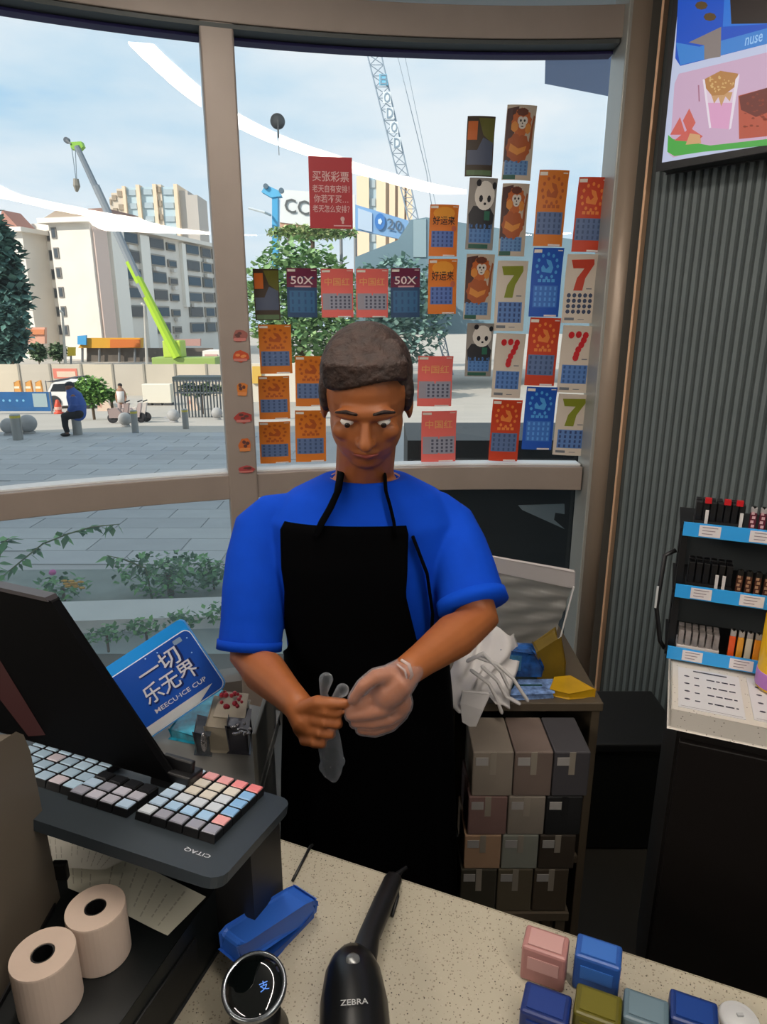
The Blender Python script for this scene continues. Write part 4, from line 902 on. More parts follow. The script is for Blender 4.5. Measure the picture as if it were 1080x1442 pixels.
# clear bin
bn = thing('clear_bin', 'translucent crinkled plastic bin with pale rim leaning under the window sill', 'bin', (.34, 1.45, CB))
CLR = clear_mat('clear_plastic', .14, .6, '#b4b0a8', .2, '#dfe0de', bump=24); Dn = 1.46
def ripple(u0, u1, v0, v1, D, n=20):
    g = G(); vs = []
    for i in range(n+1):
        for j in range(n+1):
            s_, t_ = i/n, j/n; p = atD(u0(t_)+(u1(t_)-u0(t_))*s_, v0(s_)+(v1(s_)-v0(s_))*t_, D)
            vs.append((p.x, p.y+.004*math.sin(t_*38+s_*5)+.003*math.sin(t_*17+s_*11), p.z))
    return g.add(vs, [(i*(n+1)+j, i*(n+1)+j+1, (i+1)*(n+1)+j+1, (i+1)*(n+1)+j) for i in range(n) for j in range(n)])
ripple(lambda t_: 690, lambda t_: 806-32*t_, lambda s_: 800+26*s_, lambda s_: 932-16*s_, Dn).build('bin_wall', CLR, bn, smooth=True)
ripple(lambda t_: 690, lambda t_: 800-32*t_, lambda s_: 802+24*s_, lambda s_: 925-16*s_, Dn+.09).build('bin_wall', CLR, bn, smooth=True)
G().prism([atD(u, v, Dn-.006) for u, v in ((690, 785), (810, 806), (808, 828), (690, 803))], (0, .012, 0)).build('rim', mat('#b8b2b0', .5), bn, bevel=.002)
G().tube([atD(808, 826, Dn-.008), atD(789, 898, Dn-.008), atD(757, 919, Dn-.008)], .002, 6).build('white_edge', WHITE, bn)
yb = thing('yellow_bag', 'mustard yellow bag standing behind the blue packets', 'bag', (.36, 1.33, CB))
G().prism([atD(u, v, 1.345) for u, v in ((757, 922), (788, 902), (796, 930), (795, 958), (770, 962), (755, 955))], (0, .05, 0)).build('bag', mat('#6e580e', .5, 0, .2, 15), yb, bevel=.006)
pk = thing('blue_packet', 'glossy blue plastic packet on the cabinet right of the white cloth', 'packet', (.29, 1.30, CB))
BPK = mat('#1e4a86', .15, 0, .6, 45, bump=.6)
G().prism([atD(u, v, 1.31) for u, v in ((708, 918), (752, 920), (764, 940), (760, 950), (712, 949), (706, 935))], (0, .035, 0)).build('wrapper', BPK, pk, bevel=.006)
G().prism([atD(u, v, 1.309) for u, v in ((712, 922), (735, 924), (733, 945), (714, 944))], (0, .002, 0)).build('wrapper_window', mat('#3c7094', .1, 0, .4, 60), pk)
tr = thing('teal_tray', 'dark teal tray under the blue packet', 'tray', (.36, 1.5, CB))
G().bbox((.225, 1.295, CB+.0005), (.345, 1.35, CB+.010)).build('tray_base', mat('#16383a', .4), tr, bevel=.004)
G().bbox((.225, 1.290, CB+.0005), (.345, 1.295, CB+.016)).build('tray_rim', mat('#1b4446', .4), tr)
p2 = thing('bright_packet', 'blue and white crinkled packet at the front edge of the cabinet', 'packet', (.27, 1.29, CB))
G().prism([cz(u, v, CB+.002) for u, v in ((718, 985), (778, 982), (776, 964), (730, 966))], (0, 0, .012)).build('wrapper', mat('#6a86b4', .2, 0, .6, 70, bump=.5), p2, bevel=.004)
yp = thing('yellow_packet', 'yellow folded packet at the right front corner of the cabinet', 'packet', (.37, 1.28, CB))
G().prism([cz(u, v, CB+.002) for u, v in ((776, 978), (782, 962), (802, 960), (836, 980), (800, 984))], (0, 0, .014)).build('wrapper', mat('#b0880e', .4, 0, .15, 20), yp, bevel=.004)

# ================================================================ THE CLERK
SKIN = mat('#9c5a2e', .5, 0, .05, 30); SKIND = mat('#98593a', .5)
HAIR = mat('#2e1c14', .7, 0, .5, 55, bump=1.0); SHIRT = mat('#0440b6', .85, 0, .06, 20, spec=.15, bump=.1); APR = mat('#020203', .9, spec=.05); GLV = film_mat('thin_glove_plastic', '#dccfd2', .09, .52)
per = thing('person', 'person in blue short-sleeved shirt and black apron pulling on a clear plastic glove', 'person', (-.03, 1.2, 0))
def J(u, v, D): return atD(u, v, D)
TC = Vector((-.035, 1.20, 0))
# torso rings: (z, cx, cy, rx, ry)
TR = [(.86, -.030, 1.20, .158, .115), (.95, -.032, 1.195, .150, .108), (1.02, -.035, 1.19, .150, .105), (1.10, -.037, 1.185, .158, .108), (1.18, -.037, 1.185, .168, .110), (1.25, -.036, 1.19, .170, .100), (1.295, -.035, 1.195, .135, .082), (1.325, -.034, 1.195, .075, .062)]
def rings(g, TRs, off=0, n=40):
    vs = []
    for z, cx, cy, rx, ry in TRs:
        for k_ in range(n):
            w = 2*math.pi*k_/n; ex = .85
            c_, s_ = math.cos(w), math.sin(w)
            vs.append((cx+math.copysign(abs(c_)**ex, c_)*(rx+off), cy+math.copysign(abs(s_)**ex, s_)*(ry+off), z))
    m = len(TRs)
    fs = [(i*n+k_, i*n+(k_+1) % n, (i+1)*n+(k_+1) % n, (i+1)*n+k_) for i in range(m-1) for k_ in range(n)]
    fs += [tuple(range(n))[::-1], tuple((m-1)*n+k_ for k_ in range(n))]
    g.add(vs, fs)
SL, EL, WL_ = J(366, 742, 1.19), J(352, 925, 1.10), J(418, 992, .93)
SR, ER, WR = J(632, 738, 1.19), J(672, 872, 1.07), J(574, 944, .92)
body = G(); rings(body, TR, -.006)
body.tube([SL, SL.lerp(EL, .5), EL, EL.lerp(WL_, .35), EL.lerp(WL_, .8), WL_], [.034, .040, .037, .038, .027, .024], 16, rnd=True)
body.tube([SR, SR.lerp(ER, .5), ER, ER.lerp(WR, .35), ER.lerp(WR, .8), WR], [.046, .042, .038, .038, .027, .024], 16, rnd=True)
# neck + head
HC = J(516, 566, 1.13); 
body.tube([(-.035, 1.20, 1.27), (-.034, 1.185, 1.34), HC+Vector((0, .015, -.06))], [.060, .053, .052], 18)
HX = Vector((1, 0, 0)); tilt = math.radians(22)
Rm = Matrix.Rotation(tilt, 3, 'X')
def hd(x, y, z): return HC + Rm @ Vector((x, y, z))
body.ball(hd(0, .018, .025), (.074, .092, .088), 24, Rm); body.ball(hd(0, -.012, -.03), (.062, .070, .075), 24, Rm)
body.ball(hd(0, -.040, -.075), (.034, .032, .026), 16, Rm)                        # chin
body.ball(hd(0, -.070, .018), (.052, .014, .014), 14, Rm)                         # brow
body.tube([hd(0, -.072, .012), hd(0, -.088, -.012), hd(0, -.095, -.026)], [.007, .009, .012], 12, rnd=True)
body.ball(hd(-.010, -.086, -.029), .0075, 10); body.ball(hd(.010, -.086, -.029), .0075, 10)
for s_ in (-1, 1):
    body.ball(hd(s_*.036, -.058, -.020), (.020, .016, .017), 14, Rm)               # cheeks
    body.ball(hd(s_*.073, .012, -.008), (.007, .017, .030), 14, Rm)                # ears
body.tube([hd(-.020, -.074, -.050), hd(0, -.081, -.0485), hd(.020, -.074, -.050)], [.004, .006, .004], 10, rnd=True)
body.tube([hd(-.017, -.073, -.058), hd(0, -.079, -.059), hd(.017, -.073, -.058)], [.004, .0065, .004], 10, rnd=True)
# legs (hidden behind the counter)
for s_ in (-1, 1): body.tube([(-.03+s_*.075, 1.2, .9), (-.03+s_*.08, 1.19, .48), (-.03+s_*.085, 1.21, .1)], [.078, .055, .038], 16)
# left-of-picture hand: a fist gripping the loose glove
def finger(g, pts, rad): g.tube(pts, rad, 10, rnd=True)
DF = .90
def F(u, v, dd=0): return J(u, v, DF+dd)
def fist(g):
    g.tube([WL_, F(430, 1008, .02), F(446, 1016, .018)], [.024, .030, .026], 14, rnd=True, flat=(1, .9))
    g.ball(F(436, 1016, .02), (.030, .022, .036), 16)
    for k_, (y, x1, x0, r) in enumerate(((1003, 479, 440, .0088), (1018, 478, 436, .0092), (1033, 468, 432, .0088), (1047, 456, 428, .0078))):
        finger(g, [F(x0, y-4, .004), F((x0+x1)/2, y-2, -.012), F(x1-4, y, -.006), F(x1-1, y+1, .010), F(x1-16, y+1, .020)], [r*1.1, r*1.05, r, r*.95, r*.85])
    finger(g, [F(424, 998, .012), F(448, 988, -.004), F(466, 990, -.010), F(484, 990, -.008)], [.013, .0105, .0095, .008])
fist(body)
def openhand(g, e=0.0):
    Dh = .90
    H_ = lambda u, v, dd=0: J(u, v, Dh+dd)
    g.tube([WR, H_(560, 957, .006), H_(546, 972, .004)], [.024+e, .031+e, .030+e], 16, rnd=True, flat=(1, .8))
    g.ball(H_(549, 975, .012), (.031+e, .018+e, .034+e), 18)
    g.ball(H_(566, 990, .006), (.016+e, .014+e, .022+e), 12)
    finger(g, [H_(552, 950, 0), H_(528, 953, -.012), H_(511, 966, -.016), H_(498, 984, -.012)], [.014+e, .0115+e, .0098+e, .0082+e])
    finger(g, [H_(540, 975, .01), H_(522, 985, -.002), H_(506, 993, -.008), H_(493, 1000, -.006)], [.011+e, .0095+e, .0088+e, .0078+e])
    finger(g, [H_(558, 992, .004), H_(538, 1001, -.012), H_(516, 1006, -.014), H_(494, 1008, -.010)], [.0115+e, .0098+e, .009+e, .008+e])
    finger(g, [H_(566, 1000, .008), H_(548, 1014, -.006), H_(524, 1019, -.010), H_(500, 1018, -.006)], [.011+e, .0094+e, .0088+e, .0078+e])
    finger(g, [H_(566, 1004, .016), H_(550, 1022, .006), H_(528, 1030, .000), H_(508, 1028, .002)], [.010+e, .0084+e, .0078+e, .007+e])
openhand(body)
remesh('body', body, SKIN, .0032, per, 3)
# glove on the open hand
gg = G(); openhand(gg, .0026); remesh('worn_glove', gg, GLV, .0032, per, 4)
G().tube([J(566, 930, .895), J(576, 936, .885), J(580, 950, .885), J(574, 962, .90)], .0028, 8, rnd=True).tube([J(560, 936, .90), J(570, 944, .885), J(573, 956, .89), J(566, 968, .90)], .0018, 8, rnd=True).build('glove_cuff', mat('#c8b8b4', .2, alpha=.6), per, smooth=True)
# loose glove held in the fist
lo_ = thing('loose_glove', 'clear plastic glove dangling from the fist, fingers sticking up', 'glove', F(466, 1030, .0))
gg = G()
gg.tube([F(462, 1000, .002), F(456, 976, -.004), F(459, 957, -.004)], [.008, .006, .0112], 12, rnd=True)
gg.tube([F(462, 1000, .002), F(472, 982, -.006), F(482, 972, -.008)], [.008, .0055, .0108], 12, rnd=True)
gg.tube([F(464, 1010, .0), F(468, 1040, .004), F(467, 1062, .002), F(468, 1084, .002)], [.009, .013, .0185, .016], 14, rnd=True)
gg.ball(F(478, 1072, 0), .010, 10); gg.ball(F(458, 1080, .004), .011, 10); gg.ball(F(470, 1094, 0), .009, 10)
gg.tube([F(452, 1050, .012), F(458, 1070, .008), F(462, 1088, .006)], [.006, .008, .0095], 10, rnd=True)
remesh('glove_film', gg, film_mat('loose_glove_plastic', '#c4cad2', .04, .55, .4), .0022, lo_, 3)
# finger nails on the fist
# eyes, brows, hair
for s_ in (-1, 1):
    G().ball(hd(s_*.029, -.0700, .004), (.0115, .008, .0075), 12, Rm).build('eye', mat('#e6e0d8', .25), per, smooth=True)
    G().ball(hd(s_*.029, -.0775, .0005), (.0048, .0025, .0048), 10, Rm).build('iris', mat('#1c100a', .2), per, smooth=True)
    G().tube([hd(s_*.014, -.083, .023), hd(s_*.030, -.083, .028), hd(s_*.046, -.074, .022)], [.0022, .003, .0018], 8, rnd=True).build('eyebrow', HAIR, per, smooth=True)
G().tube([hd(-.019, -.0795, -.0535), hd(0, -.0865, -.0535), hd(.019, -.0795, -.0535)], [.0016, .0036, .0016], 8, rnd=True).build('lips', mat('#8c3f34', .45), per, smooth=True)
hg = G(); hg.ball(hd(0, .028, .040), (.079, .091, .083), 26, Rm); hg.ball(hd(0, .060, -.01), (.070, .055, .07), 20, Rm)
for s_ in (-1, 1): hg.ball(hd(s_*.068, .0, .02), (.012, .030, .035), 12, Rm)
for k_ in range(15):
    a = -1.1+2.2*k_/14
    hg.tube([hd(.05*math.sin(a), -.000, .100), hd(.064*math.sin(a), -.044*math.cos(a*.8)-.010, .084), hd(.068*math.sin(a), -.060*math.cos(a*.8)-.004, .064+.010*math.sin(a*2+.6))], [.012, .012, .007], 10, rnd=True)
remesh('hair', hg, HAIR, .003, per, 5)
# shirt: torso + sleeves (open hems)
sh_ = G(); rings(sh_, TR, .004)
hemL = SL.lerp(EL, 1.0)+Vector((0, 0, .018)); hemR = SR.lerp(ER, .86)
sh_.tube([SL+Vector((.06, 0, .036)), SL+Vector((.028, 0, .026)), SL+Vector((.006, 0, .0)), SL.lerp(EL, .25), SL.lerp(EL, .5), SL.lerp(EL, .75), hemL], [.030, .040, .053, .058, .060, .058, .057], 22)
sh_.tube([SR+Vector((-.06, 0, .036)), SR+Vector((-.028, 0, .026)), SR+Vector((-.004, 0, .0)), SR.lerp(ER, .25), SR.lerp(ER, .5), hemR], [.030, .040, .052, .057, .060, .060], 22)
remesh('shirt', sh_, SHIRT, .004, per, 8)
G().tube([hemR-(ER-SR).normalized()*.016, hemR+(ER-SR).normalized()*.004], [.0635, .064], 28).build('sleeve_cuff', mat('#0546c0', .85, spec=.15), per, smooth=True)
G().tube([hemL-(EL-SL).normalized()*.014, hemL+(EL-SL).normalized()*.003], [.0588, .0592], 28).build('sleeve_cuff', mat('#0440b4', .85, spec=.15), per, smooth=True)
# collar
G().tube([(-.095, 1.185, 1.315), (-.075, 1.135, 1.305), (-.035, 1.118, 1.280), (.005, 1.135, 1.305), (.027, 1.185, 1.315), (-.035, 1.25, 1.335), (-.095, 1.185, 1.315)], .010, 10, flat=(.6, 1.3)).build('collar', mat('#043cac', .85, spec=.15), per, smooth=True)
# apron: bib + skirt as shells offset from the torso
def torso_at(z):
    if z <= TR[0][0]: r = TR[0]; return r[1], r[2], r[3], r[4]
    for a, b in zip(TR, TR[1:]):
        if z <= b[0]:
            t = (z-a[0])/(b[0]-a[0]); return tuple(a[i]+(b[i]-a[i])*t for i in (1, 2, 3, 4))
    return TR[-1][1:]
ap = G(); rowsA = 60; colsA = 40; vs = []
for i in range(rowsA+1):
    z = .42+(1.262-.42)*i/rowsA
    cx, cy, rx, ry = torso_at(z)
    if z < .86: k_ = (.86-z)/.44; rx += .022*k_; ry += .02*k_
    rx += .013; ry += .013
    if z > 1.02: half = .84 - .22*min(1, (z-1.02)/.12)
    else: half = .80+.75*min(1, (1.02-z)/.05)
    half = {True: 1.62, False: half}[z < .97]
    mid_a = -math.pi/2-.24*max(0, min(1, (z-.97)/.08))
    for j in range(colsA+1):
        w = mid_a-half+2*half*j/colsA; c_, s_ = math.cos(w), math.sin(w); fold = .004*math.sin(w*14)*max(0, min(1, (1.0-z)/.3))
        vs.append((cx+math.copysign(abs(c_)**.85, c_)*(rx+fold), cy+math.copysign(abs(s_)**.85, s_)*(ry+fold), z))
ap.add(vs, [(i*(colsA+1)+j, i*(colsA+1)+j+1, (i+1)*(colsA+1)+j+1, (i+1)*(colsA+1)+j) for i in range(rowsA) for j in range(colsA)])
o = ap.build('apron', APR, per, smooth=True); sm = o.modifiers.new('s', 'SOLIDIFY'); sm.thickness = .003
def onshell(x, z, off=.020):     # point on the front of the chest
    cx, cy, rx, ry = torso_at(z); q_ = max(0, 1-abs((x-cx)/(rx+off))**2.35)**(1/2.35); return Vector((x, cy-(ry+off)*q_, z))
for pts in ([onshell(.020, 1.245, .016), onshell(.018, 1.268, .018), onshell(.012, 1.293, .022), onshell(.004, 1.318, .024), (.002, 1.16, 1.345)], [onshell(-.115, 1.245, .016), onshell(-.105, 1.268, .018), onshell(-.09, 1.293, .022), onshell(-.078, 1.318, .024), (-.075, 1.16, 1.345)],
            [onshell(.085, 1.03, .018), onshell(.087, 1.10, .020), onshell(.075, 1.18, .020), onshell(.05, 1.245, .018)]):
    G().tube(pts, .010, 10, flat=(1, .3)).build('apron_strap', APR, per, smooth=True)
for s_ in (-1, 1):
    G().ball((-.03+s_*.085, 1.16, .035), (.045, .12, .034), 14).build('shoe', BLACK, per, smooth=True)
    G().tube([(-.03+s_*.075, 1.2, .92), (-.03+s_*.08, 1.19, .48), (-.03+s_*.085, 1.21, .06)], [.088, .066, .052], 18).build('trouser_leg', mat('#101014', .8), per, smooth=True)

# ================================================================ OUTSIDE
PAVE = mat('#a5a6a6', .8, 0, .06, .6); ROAD = mat('#b3aca2', .85, 0, .05, .5)
g = G(); xs = [-90, 90]; Ds = [2.85, 17, 33, 45, 320]
for a, b in zip(Ds, Ds[1:]):
    g.mi(0 if b <= 17 else 1).add([(-120, a, gz(a)), (120, a, gz(a)), (120, b, gz(b)), (-120, b, gz(b))], [(0, 1, 2, 3)])
struct(g.build('outdoor_ground', [PAVE, ROAD]))
# paving slabs: rows of pale slabs with joints in the near pavement
pav = g = None
slab = G().bbox((-.58, -.28, 0), (.58, .28, .012)); so = None; pr_ = bpy.data.objects['outdoor_ground']
random.seed(21); slabm = [mat(c, .8, 0, .04, 3) for c in ('#a9acae', '#aeb1b2', '#a3a6a8')]; smesh = []
for m in slabm:
    o = slab.build('paving_slab', m, None); smesh.append(o.data); bpy.data.objects.remove(o)
cnt_ = 0
for r in range(20):
    y = 7.6+r*.47*1.0
    if cnt_ > 280: break
    for c_ in range(14):
        x = -9.6+c_*1.18+(.59 if r % 2 else 0)
        if x < -y*.62 or x > -y*.12: continue
        o = bpy.data.objects.new('paving_slab', random.choice(smesh)); COL.objects.link(o); o.parent = pr_; o.location = (x, y, gz(y)+.0005); o.scale = (1, .82, 1); cnt_ += 1
# planter below window with plants
pt = thing('concrete_planter', 'long pale concrete planter kerb just outside the lower window', 'planter', (-1.2, 3.5, -1.17))
CON = mat('#b9c0c0', .8, 0, .05, 4)
G().prism([(-4, 2.95, .04), (.08, 3.28, .04), (.08, 3.53, .04), (-4, 3.22, .04)], (0, 0, .07)).build('kerb', CON, pt)
G().prism([(-4, 2.97, -1.17), (.06, 3.30, -1.17), (.06, 3.51, -1.17), (-4, 3.20, -1.17)], (0, 0, 1.21)).build('planter_wall', mat('#8d9897', .8, 0, .08, 4), pt)
G().prism([(-4, 3.22, -1.17), (.06, 3.53, -1.17), (.06, 4.3, -1.17), (-4, 4.2, -1.17)], (0, 0, 1.14)).build('planter_soil', mat('#7e8986', .9, 0, .1, 8), pt)
LEAF = [mat('#3f7a45', .5), mat('#5c9a55', .5), mat('#2c6038', .5)]
def leaf(g, p, d, l, w):
    d = d.normalized(); s_ = d.cross(Vector((0, 0, 1)));
    if s_.length < .1: s_ = Vector((1, 0, 0))
    s_ = (s_.normalized()+Vector((random.uniform(-.4, .4), random.uniform(-.4, .4), random.uniform(-.4, .4)))).normalized()
    dr_ = Vector((0, 0, -l*.15))
    g.mi(random.randrange(3)).add([p, p+d*l*.45+s_*w, p+d*l+dr_, p+d*l*.45-s_*w, p+d*l*.3+s_*w*.8, p+d*l*.3-s_*w*.8], [(0, 5, 3, 2), (0, 2, 1, 4)])
def branchy(name, label, pts, nleaf, ll, fol=None, cat='plant'):
    t = thing(name, label, cat, (pts[0][0], pts[0][1], pts[0][2]))
    P = [Vector(p) for p in pts]
    G().tube(P, [.008]+[.005]*(len(P)-2)+[.002], 6).build('stem', mat('#5a6a44', .7), t, smooth=True)
    g = G()
    for k_ in range(nleaf):
        s_ = (k_+.5)/nleaf*(len(P)-1); i = int(s_); p = P[i].lerp(P[min(i+1, len(P)-1)], s_-i)
        dd = Vector((random.uniform(-1, 1), random.uniform(-.8, .8), random.uniform(-.9, .3))); leaf(g, p, dd, ll*random.uniform(.7, 1.2), ll*.32)
    stuff_o = g.build('leaf_cluster', LEAF, t); stuff(stuff_o)
    return t
random.seed(4)
def O3(u, v, D=3.75): return atD(u, v, D)
branchy('vine', 'long arching leafy vine outside the lower window at the left', [O3(-20, 900), O3(0, 815), O3(30, 790), O3(60, 766), O3(95, 752), O3(130, 742), O3(168, 738)], 46, .075)
branchy('vine', 'short leafy sprig outside above the monitor', [O3(-30, 880), O3(-5, 800), O3(4, 765), O3(12, 758)], 24, .085)
branchy('vine', 'leafy sprig with curled leaves left of the bush outside', [O3(220, 870), O3(205, 800), O3(175, 788), O3(150, 782)], 16, .085)
def bush(name, label, u, v, D, rx, rz_, n, ll, cat='bush', cols=None, grp=None, ry=None):
    c = O3(u, v, D); base_z = c.z-rz_; t = thing(name, label, cat, (c.x, c.y, base_z), grp); g = G()
    for k_ in range(n):
        a, b, r = random.uniform(0, 6.283), math.acos(random.uniform(-1, 1)), random.random()**.4
        p = c+Vector((rx*r*math.sin(b)*math.cos(a), (ry or rx)*.6*r*math.sin(b)*math.sin(a), rz_*r*math.cos(b)))
        leaf(g, p, Vector((random.uniform(-1, 1), random.uniform(-1, 1), random.uniform(-.5, 1))), ll*random.uniform(.6, 1.3), ll*.33)
    stuff(g.build('foliage', cols or LEAF, t)); G().tube([(c.x, c.y, base_z-.05), (c.x, c.y, c.z)], rx*.06, 6).build('trunk', mat('#5a4a38', .9), t); return t
bush('leafy_bush', 'low leafy green bush outside the lower window by the blue sleeve', 238, 808, 3.8, .34, .13, 520, .05)
bush('leafy_bush', 'small bush outside near the mullion foot', 300, 808, 3.9, .12, .09, 120, .045)
bush('flower_plant', 'low plant with yellow and pink flowers outside above the monitor edge', 88, 828, 3.7, .17, .10, 120, .05, 'plant')
g = G(); c = O3(74, 806, 3.6); g.ball(c, (.022, .022, .018), 8); tag(g.build('pink_flower', mat('#c45ca8', .6), smooth=True), 'single pink flower outside the lower window', 'flower')
g = G()
for k_ in range(12): g.ball(O3(random.uniform(84, 116), random.uniform(818, 828), 3.6), (.022, .01, .008), 6)
tag(g.build('yellow_flower', mat('#c8a03c', .6), smooth=True), 'cluster of yellow flowers outside the lower window', 'flower')
for i, (u, v) in enumerate(((150, 893), (205, 884), (260, 872), (312, 862), (100, 905))):
    bush('grass_tuft', 'green tuft below the kerb, %s' % ('left of the sign top', 'above the sign corner', 'between the sign and the sleeve', 'right beside the blue sleeve', 'leftmost, by the monitor')[i], u, v, 2.92, .10, .045, 90, .035, 'plant', None, 'green tufts below the kerb')
# dark block added to stand in for the reflection in the right lower pane
dk = thing('reflection_block', 'dark block with pale shape, added for the dark reflection in the right lower pane', 'cabinet', (.62, 3.45, -1.17))
G().bbox((.12, 3.3, -1.17), (1.35, 3.31, 1.02)).build('block_front', mat('#0b1416', .5), dk)
G().bbox((.12, 3.31, -1.17), (1.35, 3.9, 1.02)).build('block_body', mat('#101c1e', .5), dk)
G().prism([atD(u, v, 3.29) for u, v in ((730, 712), (795, 710), (795, 724), (782, 722), (780, 732), (795, 745), (735, 718))], (0, .009, 0)).build('pale_shape', mat('#8a979a', .5), dk)

# ---- bollards, stone balls
STEEL = mat('#9c9c98', .35, .5); STONE = mat('#a3a2a0', .8, 0, .08, 6)
def bollard(u, v, h, r, label, D=None):
    p = atG(u, v); t = thing('bollard', label, 'bollard', p, 'steel bollards along the pavement')
    G().lathe(p, [(r, 0), (r, h*.97), (r*.9, h), (0, h)], 18).build('post', STEEL, t, smooth=False)
    G().lathe(p, [(r*1.02, h*.86), (r*1.03, h*.94), (r*1.02, h*.95)], 18).build('yellow_band', mat('#c8b84a', .5), t)
bollard(26, 620, .62, .115, 'steel bollard in front of the two stone balls at left')
bollard(191, 610, .58, .085, 'steel bollard beside the middle stone ball')
bollard(262, 604, .55, .085, 'steel bollard right of the white barrier')
def sball(u, v, r, label):
    p = atG(u, v); t = thing('stone_ball', label, 'stone ball', p, 'round stone balls along the kerb')
    G().lathe(p, [(r*.7, 0), (r*.7, .05), (r*.5, .07)], 18).build('base', STONE, t); G().ball(p+Vector((0, 0, r+.04)), r, 24).build('ball', STONE, t, smooth=True)
sball(14, 613, .19, 'stone ball at the left edge behind the bollard'); sball(41, 611, .22, 'stone ball right of the first bollard'); sball(177, 601, .19, 'stone ball left of the middle bollard')
sball(245, 595, .20, 'stone ball left of the right bollard'); sball(306, 591, .20, 'stone ball nearest the mullion'); sball(322, 590, .17, 'stone ball half hidden by the mullion')
# seated man
def figure(name, label, base, pts_fn, clothes, sc_=1.0, seat=None):
    t = thing(name, label, 'person', base); return t
mp_ = atG(104, 614); D_ = mp_.y
def FM(u, v, dd=0): return atD(u, v, D_+dd)
mn = thing('person', 'person in blue top and black trousers sitting bent over on a bollard outside', 'person', (mp_.x, mp_.y, gz(D_)))
g = G()
g.ball(FM(98, 545), (.105, .12, .12), 14); g.tube([FM(100, 552), FM(103, 558)], [.06, .07], 10)
g.tube([FM(103, 556), FM(108, 568), FM(110, 580)], [.14, .17, .155], 14, rnd=True)
for dd in (-.12, .12):
    g.tube([FM(103, 559, dd*1.4), FM(104, 570, dd*1.8), FM(97, 579, dd)], [.065, .055, .042], 10, rnd=True); g.ball(FM(95, 580, dd*.8), .04, 8)
    g.tube([FM(110, 583, dd), FM(91, 586, dd)], [.095, .075], 12, rnd=True); g.tube([FM(91, 586, dd), FM(92, 600, dd), FM(95, 611, dd)], [.07, .055, .04], 12, rnd=True)
remesh('body', g, mat('#7a5444', .7), .02, mn, 2)
g = G(); g.tube([FM(100, 550), FM(104, 557), FM(109, 570), FM(110, 582)], [.115, .185, .205, .19], 16, rnd=True)
for dd in (-.12, .12): g.tube([FM(103, 559, dd*1.4), FM(104, 570, dd*1.8), FM(98, 578, dd)], [.10, .08, .066], 10)
remesh('blue_top', g, mat('#38579c', .8), .02, mn, 2)
g = G()
for dd in (-.12, .12): g.tube([FM(111, 583, dd), FM(91, 586, dd)], [.115, .09], 12, rnd=True); g.tube([FM(91, 586, dd), FM(92, 600, dd), FM(95, 609, dd)], [.085, .072, .062], 12)
remesh('trousers', g, mat('#15171c', .8), .02, mn, 2)
G().ball(FM(98, 543, .02), (.115, .13, .10), 14).build('hair', mat('#20242c', .8), mn, smooth=True)
for dd in (-.12, .12): G().ball(FM(92, 612, dd), (.13, .06, .045), 10).build('shoe', BLACK, mn, smooth=True)
bollard(110, 613, .52, .11, 'steel bollard the seated person sits on')
# walking person in white
wp = atG(174, 592); wD = wp.y
wk = thing('person', 'person in white shirt standing by the parked scooters', 'person', (wp.x, wp.y, gz(wD)))
def FW(u, v, dd=0): return atD(u, v, wD+dd)
g = G(); hh = (FW(174, 540).z-gz(wD)); z0 = gz(wD)
q = lambda x, z, y=0: Vector((wp.x+x, wp.y+y, z0+z*hh))
g.ball(q(0, .93), (hh*.055, hh*.06, hh*.07), 12); g.tube([q(0, .86), q(0, .83)], hh*.03, 8); g.tube([q(0, .80), q(0, .66), q(0, .52)], [hh*.1, hh*.085, hh*.09], 14, rnd=True)
for s_ in (-1, 1):
    g.tube([q(s_*hh*.1, .79), q(s_*hh*.14, .64), q(s_*hh*.12, .50, -.05)], [hh*.03, hh*.025, hh*.018], 8, rnd=True); g.tube([q(s_*hh*.05, .5), q(s_*hh*.07, .27), q(s_*hh*.08, .02)], [hh*.055, hh*.038, hh*.025], 10, rnd=True)
remesh('body', g, mat('#a07860', .7), .02, wk, 2)
G().tube([q(0, .83), q(0, .78), q(0, .65), q(0, .50)], [hh*.06, hh*.115, hh*.10, hh*.108], 16).build('shirt', mat('#dcd8d4', .8), wk, smooth=True)
for s_ in (-1, 1): G().tube([q(s_*hh*.05, .52), q(s_*hh*.07, .27), q(s_*hh*.08, .06)], [hh*.065, hh*.05, hh*.038], 12).build('trouser_leg', mat('#a89490', .8), wk, smooth=True)
G().ball(q(0, .95, .01), (hh*.06, hh*.065, hh*.06), 12).build('hair', mat('#1c1618', .8), wk, smooth=True)

# white barrier, blue board, cones, car, hedge, fence, hoarding
def pxw(u0, u1, v, D): return (atD(u1, v, D)-atD(u0, v, D)).x
p = atG(222, 571); D_ = p.y; w_ = pxw(202, 242, 560, D_); h_ = atD(222, 541, D_).z-p.z
wb = thing('white_barrier', 'white water-filled road barrier outside', 'barrier', p)
G().bbox((p.x-w_/2, D_, p.z+.12), (p.x+w_/2, D_+.5, p.z+h_)).build('barrier_body', mat('#ded8c8', .6), wb, bevel=.03)
for k_ in range(3): x = p.x-w_*.36+k_*w_*.36; G().bbox((x-.2, D_+.03, p.z), (x+.2, D_+.47, p.z+.12)).build('foot', mat('#3a3a3a', .7), wb)
p = atG(35, 583); D_ = p.y; 
bb_ = thing('blue_hoarding', 'low blue printed hoarding panel at the left of the pavement', 'sign', (p.x, D_, p.z))
a = atD(-30, 580, D_); b = atD(71, 552, D_)
G().bbox((a.x, D_, p.z+.12), (b.x, D_+.06, b.z)).build('panel', mat('#1e5c94', .5, 0, .15, 1.5), bb_)
for x in (b.x-.05, a.x+.4): G().bbox((x-.03, D_-.01, p.z), (x+.03, D_, b.z)).build('post', mat('#6a7278', .5), bb_)
c1, c2 = atD(48, 573, D_), atD(65, 554, D_)
